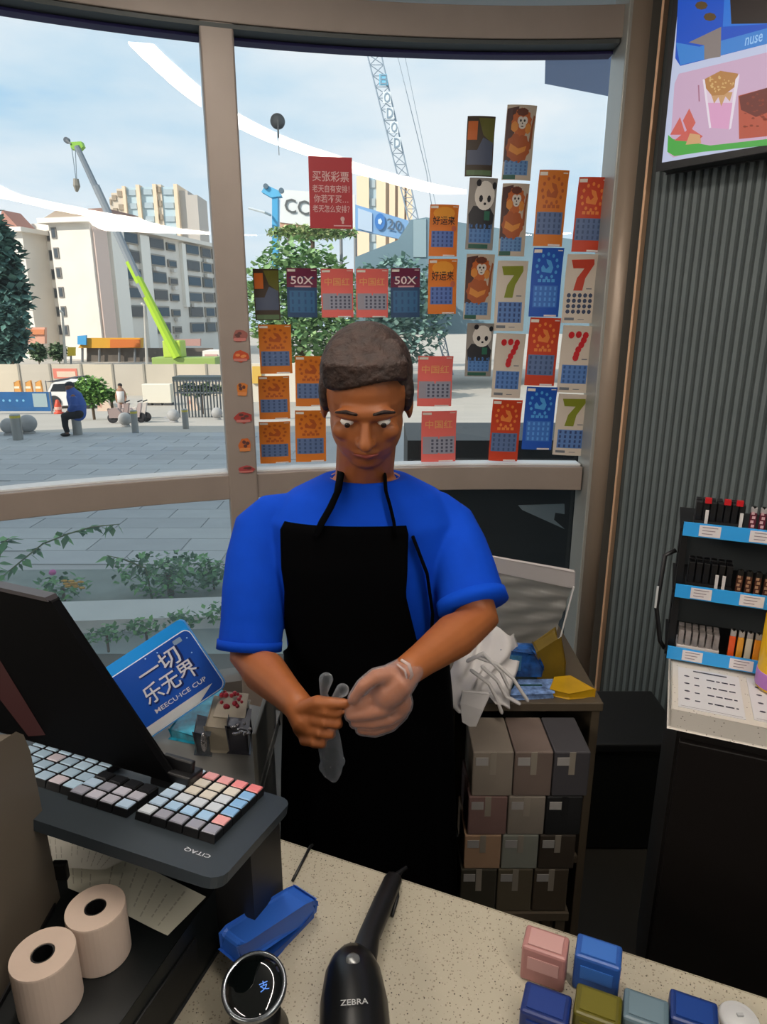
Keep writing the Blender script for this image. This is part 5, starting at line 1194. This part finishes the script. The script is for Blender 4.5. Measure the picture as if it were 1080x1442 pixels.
G().bbox((c1.x, D_-.012, c1.z), (c2.x, D_-.002, c2.z)).build('picture', mat('#9cb0b4', .5), bb_)
g = G()
for u in (5, 14, 24, 33): g.poly([Vector((q_[0], D_-.006, q_[1])) for q_ in disc(atD(u, 564, D_).x, atD(u, 564, D_).z, .055, None, 10)])
g.build('round_emblems', mat('#6fb0d8', .5), bb_)
p = atG(83, 583); hy = thing('red_water_barrel', 'small orange-red traffic barrel beside the blue hoarding', 'traffic barrel', p)
G().lathe(p, [(.2, 0), (.2, .08), (.13, .1), (.15, .35), (.1, .5), (.06, .62), (0, .64)], 14).build('barrel', mat('#d04c30', .5), hy, smooth=True)
G().lathe(p, [(.151, .2), (.153, .3), (.14, .36)], 14).build('band', mat('#e8b4a0', .5), hy)
# car
p = atG(100, 581); 
cD = 34.5; cz0 = gz(cD)
def C3(u, v, dy=0): return atD(u, v, cD+dy)
car = thing('white_car', 'white parked car with dark windows behind the seated person', 'car', (C3(100, 580).x, cD, cz0))
x0 = C3(62, 575).x; x1 = C3(136, 575).x; zb = C3(90, 575).z; zt = C3(90, 538).z; hgt = zt-zb
prof = [(0, .12), (0, .52), (.10, .62), (.20, .95), (.30, 1), (.72, 1), (.86, .66), (.98, .56), (1, .12)]
G().prism([(x0+(x1-x0)*a, cD, zb+hgt*b) for a, b in prof], (0, 1.7, 0)).build('car_body', mat('#e8e6e2', .3), car, bevel=.06)
G().prism([(x0+(x1-x0)*a, cD-.01, zb+hgt*b) for a, b in ((.16, .64), (.24, .92), (.46, .94), (.46, .64))], (0, .012, 0)).build('side_window', mat('#20262c', .2), car)
G().prism([(x0+(x1-x0)*a, cD-.01, zb+hgt*b) for a, b in ((.49, .64), (.49, .94), (.70, .93), (.80, .66))], (0, .012, 0)).build('side_window', mat('#20262c', .2), car)
for a in (.22, .80): G().lathe((x0+(x1-x0)*a, cD+.12, cz0+.33), [(.33, 0), (.35, .05), (.33, .2), (.18, .205), (0, .19)], 18, (1, 0, 0), (0, 0, 1), (0, -1, 0)).build('wheel', mat('#2a2a2c', .6), car)
um = thing('car_sunshade', 'dark awning edge above the white car', 'awning', C3(84, 537))
G().prism([C3(u, v, 3.2) for u, v in ((62, 538), (84, 534), (104, 532), (104, 536), (84, 538))], (0, 2, 0)).build('canvas', mat('#3e424c', .7), um)
for u in (64, 102): a_ = C3(u, 536, 4.2); G().tube([(a_.x, a_.y, gz(a_.y)), a_], .03, 6).build('pole', GREY, um)
def solidbush(name, label, u0, v0, u1, v1, D, n, ll, cols, grp=None, cat='bush'):
    a, b = atD(u0, v1, D), atD(u1, v0, D)
    c = (a+b)/2; t = thing(name, label, cat, (c.x, D, a.z), grp); g = G(); rx, rz_ = abs(b.x-a.x)/2, abs(b.z-a.z)/2
    for k_ in range(n):
        aa, bb2, r = random.uniform(0, 6.283), math.acos(random.uniform(-1, 1)), random.random()**.33
        p = Vector((c.x+rx*r*math.sin(bb2)*math.cos(aa), D+min(rx, rz_)*.7*r*math.sin(bb2)*math.sin(aa), c.z+rz_*r*math.cos(bb2)))
        leaf(g, p, Vector((random.uniform(-1, 1), random.uniform(-1, 1), random.uniform(-.5, 1))), ll*random.uniform(.6, 1.3), ll*.4)
    stuff(g.build('foliage', cols, t)); zz = min(a.z, gz(D)); G().tube([(c.x, D+.02, zz), (c.x, D, c.z)], max(.05, rx*.05), 6).build('trunk', mat('#5c4c3c', .9), t); return t
BR = [mat('#6f9a4a', .6), mat('#8ab25c', .6), mat('#54803c', .6)]
solidbush('round_hedge', 'round bright green bush behind the seated person', 106, 530, 150, 572, 24, 1300, .17, BR)
solidbush('low_hedge', 'low green hedge right of the round bush', 140, 550, 172, 564, 25, 260, .18, BR)
for i, (u0, v0, u1, v1, lb) in enumerate(((138, 563, 158, 579, 'pale concrete wedge block left of the standing person'), (264, 558, 278, 578, 'pale concrete wedge block under the black fence'))):
    p = atG((u0+u1)/2, v1); D_ = p.y; a = atD(u0, v1, D_); b = atD(u1, v0, D_)
    wd = thing('wedge_block', lb, 'block', p, 'concrete wedge blocks')
    G().prism([(a.x, D_, p.z), (b.x, D_, p.z), (b.x-(b.x-a.x)*.35, D_, b.z-.1), (a.x+(b.x-a.x)*.05, D_, b.z)], (0, .5, 0)).build('block', mat('#d8c0ac', .8), wd, bevel=.02)
    G().prism([(a.x+.03, D_-.004, b.z-.12), (a.x+.25, D_-.004, b.z-.25), (a.x+.2, D_-.004, b.z-.4), (a.x+.02, D_-.004, b.z-.35)], (0, .003, 0)).build('stain', mat('#c49888', .8), wd)
# black fence
fD = 26; fe = thing('black_fence', 'black metal railing fence with dark roof line at right of the street', 'fence', (atD(278, 556, fD).x, fD, gz(fD)))
a = atD(246, 556, fD); b = atD(322, 533, fD)
for z in (a.z+.05, b.z-.12): G().bbox((a.x, fD-.02, z), (b.x, fD+.02, z+.06)).build('rail', mat('#5c6468', .5), fe)
nb = 18
for k_ in range(nb): x = a.x+(b.x-a.x)*k_/(nb-1); G().bbox((x-.025, fD-.022, gz(fD)), (x+.025, fD+.022, b.z-.05)).build('bar', mat('#3c4448', .5), fe)
G().bbox((a.x-.2, fD+.5, b.z-.16), (b.x, fD+1.4, b.z+.02)).build('top_cover', mat('#404c4c', .6), fe)
solidbush('low_hedge', 'dark green hedge behind the black fence', 250, 540, 316, 558, 29.2, 320, .25, [mat('#56684c', .6), mat('#40543c', .6), mat('#6c8058', .6)])
# parked scooters heap
for i, (u, v) in enumerate(((168, 556), (186, 556), (194, 560))):
    sD = 21.5+i*.5; c = atD(u, v+14, sD); z = gz(sD); sc2 = thing('scooter', 'parked scooter behind the standing person, %s' % ('left one' if i == 0 else 'middle one' if i == 1 else 'right one'), 'scooter', (c.x, sD, z), 'parked scooters'); sc2.scale = (.74, .74, .74)
    for s_ in (-.35, .35): G().lathe((c.x+s_, sD, z+.22), [(.22, -.04), (.22, .04), (.1, .05), (0, .05)], 14, (1, 0, 0), (0, 0, 1), (0, -1, 0)).build('wheel', mat('#26262a', .6), sc2)
    G().prism([(c.x-.45, sD-.1, z+.25), (c.x+.3, sD-.1, z+.25), (c.x+.42, sD-.1, z+.85), (c.x+.32, sD-.1, z+.85), (c.x+.12, sD-.1, z+.4), (c.x-.1, sD-.1, z+.65), (c.x-.5, sD-.1, z+.62)], (0, .2, 0)).build('frame', mat(('#9a8884', '#b8a8a4', '#d0c8c0')[i], .5), sc2, bevel=.02)
    G().tube([(c.x+.36, sD-.25, z+.95), (c.x+.36, sD+.25, z+.95)], .03, 8).build('handlebar', BLACK, sc2)
# street hoarding wall, separate panels
hD = 44; ho = thing('street_hoarding', 'long beige construction hoarding wall across the street', 'hoarding', (atD(150, 555, hD).x, hD, gz(hD)))
x0 = atD(-60, 530, hD).x; x1 = atD(335, 530, hD).x; zt = atD(150, 513, hD).z; npan = 9
for k_ in range(npan):
    xa = x0+(x1-x0)*k_/npan; xb = x0+(x1-x0)*(k_+1)/npan
    G().bbox((xa+.03, hD, gz(hD)), (xb-.03, hD+.12, zt)).build('panel', mat(('#c5bbaa', '#cbbfab', '#bfb6a8')[k_ % 3], .8, 0, .06, .4), ho)
    G().bbox((xb-.06, hD-.06, gz(hD)), (xb+.06, hD-.001, zt+.05)).build('post', mat('#9a9488', .8), ho)
a = atD(76, 533, hD); b = atD(108, 519, hD); G().bbox((a.x, hD-.03, a.z), (b.x, hD-.001, b.z)).build('red_notice', mat('#d87c6a', .7), ho)
a = atD(81, 531, hD); b = atD(106, 523, hD); G().bbox((a.x, hD-.04, a.z), (b.x, hD-.031, b.z)).build('red_notice', mat('#dcc2ac', .7), ho)
for i, (u, lb) in enumerate(((24, 'orange traffic board at the far left'), (40, 'orange traffic board beside the blue hoarding'), (54, 'orange traffic board next to the white car'))):
    D_ = 36; a = atD(u-5, 552, D_); b = atD(u+4, 536, D_); t = thing('orange_board', lb, 'barrier', ((a.x+b.x)/2, D_, a.z), 'orange boards in front of the hoarding')
    G().prism([(a.x, D_, gz(D_)), (b.x, D_, gz(D_)), (b.x-.08, D_, b.z), (a.x+.1, D_, b.z-.1)], (0, .15, 0)).build('board', mat('#d89a50', .6), t, bevel=.02)
    G().bbox((a.x+.08, D_-.01, b.z-.42), (b.x-.08, D_-.001, b.z-.3)).build('stripe', mat('#ece0c8', .6), t)

# ---- apartment building
BZ = 12.6; BG = -3.2; BH = BZ-BG
cA = Vector((-34.7, 85, 0)); f_ = Vector((7.7, 31, 0)).normalized(); gdir = Vector((-f_.y, f_.x, 0)); gdir = gdir if gdir.x < 0 else -gdir
LF = 33.0; GW = 12.0
ab = thing('apartment_building', 'white six-storey apartment block across the street with many dark windows', 'building', (cA.x, cA.y, BG))
WALL = mat('#e3dcd2', .85, 0, .04, .3); PINK = mat('#e0c8bc', .85); WIN = mat('#3c444a', .35); 
def B3(s, o_, z): return cA+f_*s+gdir*o_+Vector((0, 0, z))
G().prism([B3(0, 0, BG), B3(LF, 0, BG), B3(LF, GW, BG), B3(0, 4.6, BG)] if False else [B3(0, 0, BG), B3(LF, 0, BG), B3(LF, GW, BG), B3(2.5, GW, BG), B3(2.5, 5.6, BG), B3(0, 5.6, BG)], (0, 0, BH)).build('wall', WALL, ab)
G().prism([B3(-1.5, 8.2, BG), B3(2.48, 8.2, BG), B3(2.48, 12.6, BG), B3(-1.5, 12.6, BG)], (0, 0, BH-1.0)).build('wall_wing', WALL, ab)
G().prism([B3(-.9, -.9, BZ), B3(LF+.6, -.9, BZ), B3(LF+.6, GW, BZ), B3(3.0, GW, BZ), B3(3.0, 6.4, BZ), B3(-.9, 6.4, BZ)], (0, 0, .55)).build('roof_eave', mat('#e9e2d8', .8), ab)
G().prism([B3(-2.3, 7.6, BZ-1.0), B3(3.0, 7.6, BZ-1.0), B3(3.0, 13.6, BZ-1.0), B3(-2.3, 13.6, BZ-1.0)], (0, 0, .5)).build('roof_eave', mat('#e9e2d8', .8), ab)
rf = G(); rp_ = [B3(-.4, -.2, BZ+.56), B3(-.4, 5.9, BZ+.56)]; rm = B3(-.4, 2.8, BZ+1.9)
G().prism([rp_[0], rp_[1], rm], f_*5).build('gable', mat('#a89888', .8), ab)
G().prism([B3(4.2, .6, BZ+.56), B3(4.2, 3, BZ+.56), B3(4.2, 3, BZ+2.2), B3(4.2, .6, BZ+2.2)], f_*7).build('roof_hut', mat('#92766c', .8), ab)
G().prism([B3(-1, 9, BZ-.45), B3(-1, 12, BZ-.45), B3(-1, 11, BZ+1.6)], f_*3).build('gable', mat('#a8786a', .8), ab)
for s0, s1, h0_ in ((3.3, 6.0, 0), (9.5, 11.6, 0), (20.0, 21.0, BH*.42)):
    G().prism([B3(s0, -.5, BG+h0_), B3(s1, -.5, BG+h0_), B3(s1, -.001, BG+h0_), B3(s0, -.001, BG+h0_)], (0, 0, BH-h0_-.3)).build('pillar', mat('#f0ebe2', .8), ab)
G().prism([B3(.3, -.3, BG), B3(2.8, -.3, BG), B3(2.8, -.001, BG), B3(.3, -.001, BG)], (0, 0, BH-.4)).build('pillar', PINK, ab)
FH = 2.25
random.seed(31)
for fl_ in range(6):
    z = BG+2.9+fl_*FH
    for si, (s0, s1) in enumerate(((6.1, 9.4), (11.9, 15.6), (16.4, 18.6), (21.4, 25.4), (26.2, 29.2), (29.8, 32.4))):
        if random.random() < .03: continue
        zz = z+random.uniform(-.05, .1); hh_ = 1.5 if si != 2 else 1.0
        w = G().prism([B3(s0, -.26, zz), B3(s1, -.26, zz), B3(s1, -.001, zz), B3(s0, -.001, zz)], (0, 0, hh_)).build('window', mat(('#8d8780', '#7a7874', '#a29a90')[(fl_+si) % 3], .7), ab)
        G().prism([B3(s0+.2, -.30, zz+.15), B3(s1-.2, -.30, zz+.15), B3(s1-.2, -.27, zz+.15), B3(s0+.2, -.27, zz+.15)], (0, 0, hh_-.35)).build('pane', mat(('#3a4854', '#4a5258', '#56504c')[(fl_*2+si) % 3], .25), w)
        if random.random() < .5: G().prism([B3(s0+.5, -.7, zz-.7), B3(s0+1.4, -.7, zz-.7), B3(s0+1.4, -.27, zz-.7), B3(s0+.5, -.27, zz-.7)], (0, 0, .5)).build('air_conditioner', mat('#d8d2ca', .6), ab)
    for o0, o1, s_ in ((6.0, 6.9, 2.5), (7.2, 8.0, 2.5), (4.6, 5.3, 0), ):
        w = G().prism([B3(s_-.12, o0, z), B3(s_-.12, o1, z), B3(s_-.002, o1, z), B3(s_-.002, o0, z)], (0, 0, 1.25)).build('window', mat('#8d8780', .7), ab)
        G().prism([B3(s_-.16, o0+.12, z+.12), B3(s_-.16, o1-.12, z+.12), B3(s_-.125, o1-.12, z+.12), B3(s_-.125, o0+.12, z+.12)], (0, 0, 1.0)).build('pane', mat('#4a5056', .3), w)
# shopfront at street level
SFD = 80
def Q3(u, v, D=SFD): return atD(u, v, D)
sf = thing('shop_awning', 'long yellow and orange shop sign board at the foot of the apartment block', 'awning', Q3(160, 500))
G().prism([Q3(110, 490), Q3(198, 490), Q3(198, 476), Q3(120, 476)], (0, 1, 0)).build('yellow_board', mat('#d9a02c', .7), sf)
G().prism([Q3(155, 490, SFD-.3), Q3(197, 489, SFD-.3), Q3(197, 478, SFD-.3), Q3(155, 478, SFD-.3)], (0, .25, 0)).build('orange_board', mat('#d0702a', .7), sf)
G().prism([Q3(109, 485, SFD-.4), Q3(121, 486, SFD-.4), Q3(121, 472, SFD-.4), Q3(109, 473, SFD-.4)], (0, .3, 0)).build('blue_sign', mat('#4aa4dc', .6), sf)
for k_, u in enumerate((116, 140, 168, 190)): a = Q3(u, 512, SFD+.3); G().tube([a, Q3(u, 490, SFD+.3)], .14, 6).build('post', GREY, sf)
G().prism([Q3(122, 512, SFD+.8), Q3(300, 512, SFD+.8), Q3(300, 490, SFD+.8), Q3(122, 490, SFD+.8)], (0, .15, 0)).build('shop_glass', mat('#6a625a', .4, 0, .3, .5), sf)
rs = thing('red_shop_sign', 'faded red shop sign at the right foot of the apartment block', 'sign', Q3(260, 486))
G().prism([Q3(240, 487, 79), Q3(282, 487, 79), Q3(282, 477, 79), Q3(240, 478, 79)], (0, .4, 0)).build('board', mat('#b08880', .7), rs)
G().prism([Q3(242, 512, 79.2), Q3(244, 512, 79.2), Q3(244, 487, 79.2), Q3(242, 487, 79.2)], (0, .2, 0)).build('post', GREY, rs)
ws = thing('white_site_cabin', 'white site cabin beside the mullion across the street', 'cabin', Q3(298, 512, 66))
G().prism([Q3(285, 516, 66), Q3(312, 516, 66), Q3(312, 494, 66), Q3(285, 494, 66)], (0, 3, 0)).build('cabin_body', mat('#e8e0d8', .7), ws); G().prism([Q3(288, 504, 65.9), Q3(306, 504, 65.9), Q3(306, 499, 65.9), Q3(288, 499, 65.9)], (0, .08, 0)).build('cabin_stripe', mat('#c8a098', .7), ws)
ow = thing('orange_wall_sign', 'orange shop sign on the left wing of the apartment block', 'sign', Q3(50, 490, 78)); G().prism([Q3(37, 484, 78), Q3(63, 484, 78), Q3(63, 461, 78), Q3(36, 461, 78)], (0, .5, 0)).build('board', mat('#e0a890', .7, 0, .1, .6), ow)
G().prism([Q3(37, 471, 77.8), Q3(62, 471, 77.8), Q3(62, 464, 77.8), Q3(37, 464, 77.8)], (0, .19, 0)).build('orange_strip', mat('#dc8a5c', .7), ow)
solidbush('street_tree', 'small round tree at the foot of the left wing', 44, 484, 62, 508, 74, 620, .5, [mat('#5c7450', .7), mat('#48603e', .7), mat('#6e8860', .7)], None, 'tree')
solidbush('street_tree', 'small round tree left of the yellow shop sign', 72, 484, 92, 508, 77, 620, .5, [mat('#5c7450', .7), mat('#48603e', .7), mat('#6e8860', .7)], None, 'tree')
yw = thing('yellow_door_sign', 'small yellow sign beside the round street tree', 'sign', Q3(100, 500, 72)); G().prism([Q3(95, 501, 72), Q3(105, 501, 72), Q3(105, 489, 72), Q3(95, 489, 72)], (0, .3, 0)).build('board', mat('#dcc03a', .7), yw); G().tube([Q3(100, 518, 72.2), Q3(100, 500, 72.2)], .1, 6).build('post', GREY, yw)
for i, (u, v0, v1, lb) in enumerate(((88, 440, 512, 'pale street lamp post before the left wing'), (203, 430, 512, 'pale street lamp post left of the crane'))):
    t = thing('lamp_post', lb, 'lamp post', Q3(u+4, v1, 70), 'street lamp posts'); G().tube([Q3(u+4, v1, 70), Q3(u, v0, 70)], [.16, .1], 8).build('pole', mat('#b8b4ac', .5), t); G().tube([Q3(u, v0, 70), Q3(u-3, v0-2, 70)], [.1, .14], 8, rnd=True).build('lamp_head', mat('#c8c4bc', .5), t)
DG = [mat('#4a6e68', .8), mat('#587f74', .8), mat('#3f625c', .8)]
solidbush('tall_tree', 'tall dark green tree at the far left behind the apartment block', -40, 290, 20, 515, 68, 3600, 1.1, DG, None, 'tree')
solidbush('tall_tree', 'smaller lighter tree below the tall dark one at far left', -10, 425, 34, 512, 58, 900, .7, DG, None, 'tree')

# ---- far tower (faceted front with separate panels)
TD = 220
def tower(name, label, segs, v_top, v_bot, col_pier, col_glass, nfl, D=TD):
    t = thing(name, label, 'building', atD(segs[0][0], v_bot, D))
    for (ua, ub, dt, kind) in segs:
        za, zb_ = atD(ua, v_bot, D).z, atD(ua, v_top+dt, D).z
        xa, xb = atD(ua, 330, D).x, atD(ub, 330, D).x
        cols = {'pier': col_pier, 'glass': col_glass, 'dark': '#b9b2aa', 'mid': '#d3c4b0'}[kind]
        off = {'pier': -1.2, 'glass': 0, 'dark': .5, 'mid': -.4}[kind]
        G().bbox((xa, D+off, za), (xb, D+12, zb_)).build('wall_bay', mat(cols, .7), t)
        if kind in ('glass', 'mid'):
            for k_ in range(nfl):
                z = za+(zb_-za)*(k_+.4)/nfl; zh = (zb_-za)/nfl*.42; m_w = (xb-xa)*.14
                G().bbox((xa+m_w, D+off-.4, z), (xb-m_w, D+off-.01, z+zh)).build('window', mat('#a7b6bd' if kind == 'glass' else '#9c8c78', .4), t)
    return t
tower('tower_block', 'cream and blue-grey high-rise behind the apartment block', [(160, 163, 18, 'mid'), (163, 171, 12, 'mid'), (171, 180, 6, 'mid'), (180, 184, 3, 'pier'), (184, 199, 4, 'glass'), (199, 204, 1, 'pier'), (204, 222, 3, 'glass'), (222, 227, 0, 'pier'), (227, 233, 0, 'mid'), (233, 251, 3, 'glass'), (251, 256, 0, 'pier'), (256, 268, 8, 'dark'), (268, 281, 14, 'dark')], 260, 480, '#e6cdb0', '#b4c8d0', 12)
tower('tower_block', 'cream striped high-rise seen right of the red poster', [(503, 520, 0, 'pier'), (520, 530, 0, 'glass'), (530, 543, 1, 'pier'), (543, 548, 2, 'dark'), (548, 556, 3, 'pier'), (556, 560, 3, 'dark'), (560, 569, 4, 'pier'), (569, 572, 5, 'dark'), (572, 580, 6, 'pier')], 249, 470, '#ecd2b4', '#a3bccb', 9)

# ---- mobile crane
CD = 58
def M3(u, v, d_=0): return atD(u, v, CD+d_)
cr = thing('mobile_crane', 'lime green mobile crane with long grey telescopic boom', 'crane', Vector((M3(250, 515).x, CD, gz(CD))))
G().tube([M3(250, 503), M3(182, 368)], [.42, .34], 8, flat=(1, 1)).build('boom_lower', mat('#a8cc34', .5), cr)
G().tube([M3(206, 418), M3(135, 262)], [.36, .30], 8).build('boom_middle', mat('#8a9096', .5), cr)
G().tube([M3(140, 275), M3(108, 206)], [.27, .22], 8).build('boom_upper', mat('#7c848c', .5), cr)
G().prism([M3(98, 200), M3(114, 199), M3(117, 206), M3(112, 211), M3(100, 210)], (0, .5, 0)).build('boom_head', mat('#86b83c', .5), cr)
G().lathe(M3(93, 197), [(.22, 0), (.22, .3), (0, .3)], 10, (1, 0, 0), (0, 0, 1), (0, 1, 0)).build('pulley', mat('#4c5660', .5), cr); G().tube([M3(93, 197), M3(100, 203)], .08, 6).build('jib_arm', GREY, cr)
G().tube([M3(101, 208), M3(107, 253)], .035, 5).tube([M3(106, 210), M3(108, 253)], .035, 5).build('cable', mat('#8c9aa4', .6), cr)
G().tube([M3(107, 252), M3(108, 262), M3(108, 270)], [.22, .28, .1], 8).build('hook_block', mat('#8a8478', .5), cr)
b_ = M3(250, 508); zg = gz(CD)
G().bbox((b_.x-2.2, CD, zg+.7), (b_.x+3.2, CD+2.2, zg+1.7)).build('chassis', mat('#90a858', .6), cr, bevel=.05)
G().bbox((b_.x-1.2, CD+.1, zg+1.7), (b_.x+.3, CD+1.8, zg+3.1)).build('cab', mat('#b4cc4c', .5), cr, bevel=.08)
for k_ in range(4): G().lathe((b_.x-1.6+k_*1.3, CD-.05, zg+.5), [(.5, 0), (.5, .3), (0, .3)], 12, (1, 0, 0), (0, 0, 1), (0, 1, 0)).build('wheel', BLACK, cr)
# ---- lattice crane boom
LD = 60
def Lp(u, v, d_=0): return atD(u, v, LD+d_)
lc = thing('lattice_crane', 'white lattice crane boom with letter plates rising through the middle pane', 'crane', Lp(610, 420))
ch = [((513, 60), (630, 528)), ((533, 60), (638, 528))]
LMAT = mat('#93a2b0', .5)
for a, b in ch:
    for d_ in (0, 1.6): G().tube([Lp(*a, d_), Lp(*b, d_)], .06, 5).build('chord', LMAT, lc)
g = G()
for k_ in range(30):
    t0, t1 = k_/30, (k_+1)/30
    A = [Vector(ch[0][0]).lerp(Vector(ch[0][1]), t) for t in (t0, t1)]; B_ = [Vector(ch[1][0]).lerp(Vector(ch[1][1]), t) for t in (t0, t1)]
    g.tube([Lp(*A[0]), Lp(*B_[1])], .035, 4).tube([Lp(*B_[0], 1.6), Lp(*A[1], 1.6)], .035, 4).tube([Lp(*A[0]), Lp(*B_[0])], .03, 4).tube([Lp(*A[0]), Lp(*A[1], 1.6)], .03, 4)
stuff(g.build('lattice', LMAT, lc))
for i, (u, v, s_) in enumerate(((540, 112, '日'), (545, 137, 'O'), (549, 159, 'D'), (555, 179, 'O'), (559, 201, 'D'))):
    pl_ = G().prism([Lp(u-6, v+8, -.3), Lp(u+6, v+8, -.3), Lp(u+5, v-8, -.3), Lp(u-6, v-8, -.3)], (0, .08, 0)).build('letter_plate', mat('#dfe6ea' if i else '#7cc0dc', .6), lc)
    g = G(); c = Lp(u, v, -.34); add_text(g, s_, .5, .72, lambda x, y, z=0: Vector((c.x+x, c.y, c.z+y))); g.build('lettering', mat('#8a9cac', .6), lc)
G().tube([Lp(555, 60, 2), Lp(600, 240, 2), Lp(616, 340, 2)], .03, 4).tube([Lp(566, 60, 2), Lp(622, 330, 2)], .03, 4).build('cable', mat('#a4b0ba', .6), lc)
# ---- CC billboard, blue gantry, blue billboard, grey roof, trees
D_ = 62
bi = thing('white_billboard', 'white billboard with grey CC letters left of the red poster', 'billboard', atD(430, 318, D_))
G().prism([atD(u, v, D_) for u, v in ((394, 313), (500, 326), (500, 274), (396, 267))], (0, .6, 0)).build('board', mat('#e2e4e2', .6), bi)
G().prism([atD(u, v, D_+.1) for u, v in ((394, 320), (500, 332), (500, 326), (394, 313))], (0, .6, 0)).build('brick_base', mat('#c89c84', .8), bi)
g = G(); c = atD(418, 291, D_-.1); add_text(g, 'CC', 2.1, 1.15, lambda x, y, z=0: Vector((c.x+x, c.y, c.z+y-x*.12))); g.build('lettering', mat('#5c6060', .6), bi)
for u in (405, 480): a_ = atD(u, 320, D_+.3); G().tube([(a_.x, a_.y, gz(a_.y)), a_], .15, 6).build('post', GREY, bi)
gt = thing('blue_gantry', 'light blue machine tower left of the white billboard', 'machine', atD(387, 330, 58))
G().prism([atD(u, v, 58) for u, v in ((383, 528), (391, 528), (391, 278), (383, 276))], (0, 1, 0)).build('column', mat('#4ba4d4', .6), gt)
G().prism([atD(u, v, 57.9) for u, v in ((368, 270), (374, 260), (392, 268), (396, 276), (382, 278))], (0, .9, 0)).build('arm', mat('#5cb0dc', .6), gt)
for u, v in ((374, 262), (396, 268)): G().lathe(atD(u, v, 57.7), [(.2, 0), (.2, .3), (0, .3)], 10, (1, 0, 0), (0, 0, 1), (0, 1, 0)).build('pulley', mat('#5a6e7c', .6), gt)
G().tube([atD(350, 293, 57), atD(372, 299, 57), atD(381, 303, 57.9)], .1, 6).build('spray_arm', mat('#c8d0d4', .5), gt)
a_, b_2 = atD(500, 318, 70.2), atD(572, 332, 70.2)
bb2 = thing('blue_billboard', 'pale blue billboard with round emblem right of the red poster', 'billboard', atD(540, 330, 70))
G().prism([atD(u, v, 70) for u, v in ((494, 322), (580, 340), (580, 312), (494, 286))], (0, .5, 0)).build('board', mat('#7fa9d4', .6), bb2)
for q_ in (a_, b_2): G().tube([(q_.x, q_.y+.5, gz(70)), (q_.x, q_.y+.5, q_.z)], .2, 6).build('post', GREY, bb2)
G().prism([atD(u, v, 69.9) for u, v in ((504, 322), (524, 327), (524, 300), (504, 293))], (0, .08, 0)).build('light_panel', mat('#b9cce0', .6), bb2)
c = atD(535, 312, 69.8); G().prism([Vector((c.x+x, c.y, c.z+y)) for x, y in disc(0, 0, .5, .75, 16)], (0, .05, 0)).build('round_emblem', mat('#3f7cc4', .6), bb2)
G().prism([Vector((c.x+x, c.y-.05, c.z+y)) for x, y in disc(0, 0, .22, .3, 5)], (0, .04, 0)).build('emblem_star', mat('#cfe0f0', .6), bb2)
g = G(); c = atD(556, 317, 69.8); add_text(g, '20', 1.5, 1.0, lambda x, y, z=0: Vector((c.x+x, c.y, c.z+y-x*.2))); g.build('lettering', mat('#56687c', .6), bb2)
gr = thing('grey_roof_building', 'blue-grey pitched roof building behind the orange tickets', 'building', atD(640, 420, 50))
G().prism([atD(u, v, 50) for u, v in ((500, 362), (560, 338), (578, 310), (600, 306), (860, 345), (860, 470), (500, 470))], (0, 8, 0)).build('roof', mat('#6f8894', .7, 0, .08, .3), gr)
G().prism([atD(u, v, 49.9) for u, v in ((582, 362), (600, 362), (600, 308), (582, 310))], (0, .08, 0)).build('pale_column', mat('#92a8b0', .7), gr)
GT = [mat('#7fa26a', .7), mat('#94b47c', .7), mat('#68905c', .7)]
solidbush('street_tree', 'broad pale green tree behind the low row of tickets', 345, 335, 505, 520, 37, 3600, .42, GT, None, 'tree')
solidbush('street_tree', 'pale green tree under the white billboard', 375, 318, 505, 338, 56, 1200, .4, [mat('#a0b67c', .7), mat('#b0b884', .7), mat('#88a868', .7)], None, 'tree')
solidbush('street_tree', 'dim green tree right of centre behind the tickets', 480, 360, 640, 520, 47, 2200, .5, [mat('#70908a', .7), mat('#85a49a', .7), mat('#5f8078', .7)], None, 'tree')
pwb = thing('yellow_panel_wall', 'pale wall with yellow notice just right of the mullion', 'wall', atD(362, 560, 24))
G().prism([atD(u, v, 24) for u, v in ((352, 566), (420, 566), (420, 512), (352, 512))], (0, .3, 0)).build('wall_panel', mat('#d8d0c0', .8), pwb)
G().prism([atD(u, v, 23.9) for u, v in ((355, 540), (368, 540), (368, 516), (355, 516))], (0, .08, 0)).build('notice', mat('#d8b050', .7), pwb)
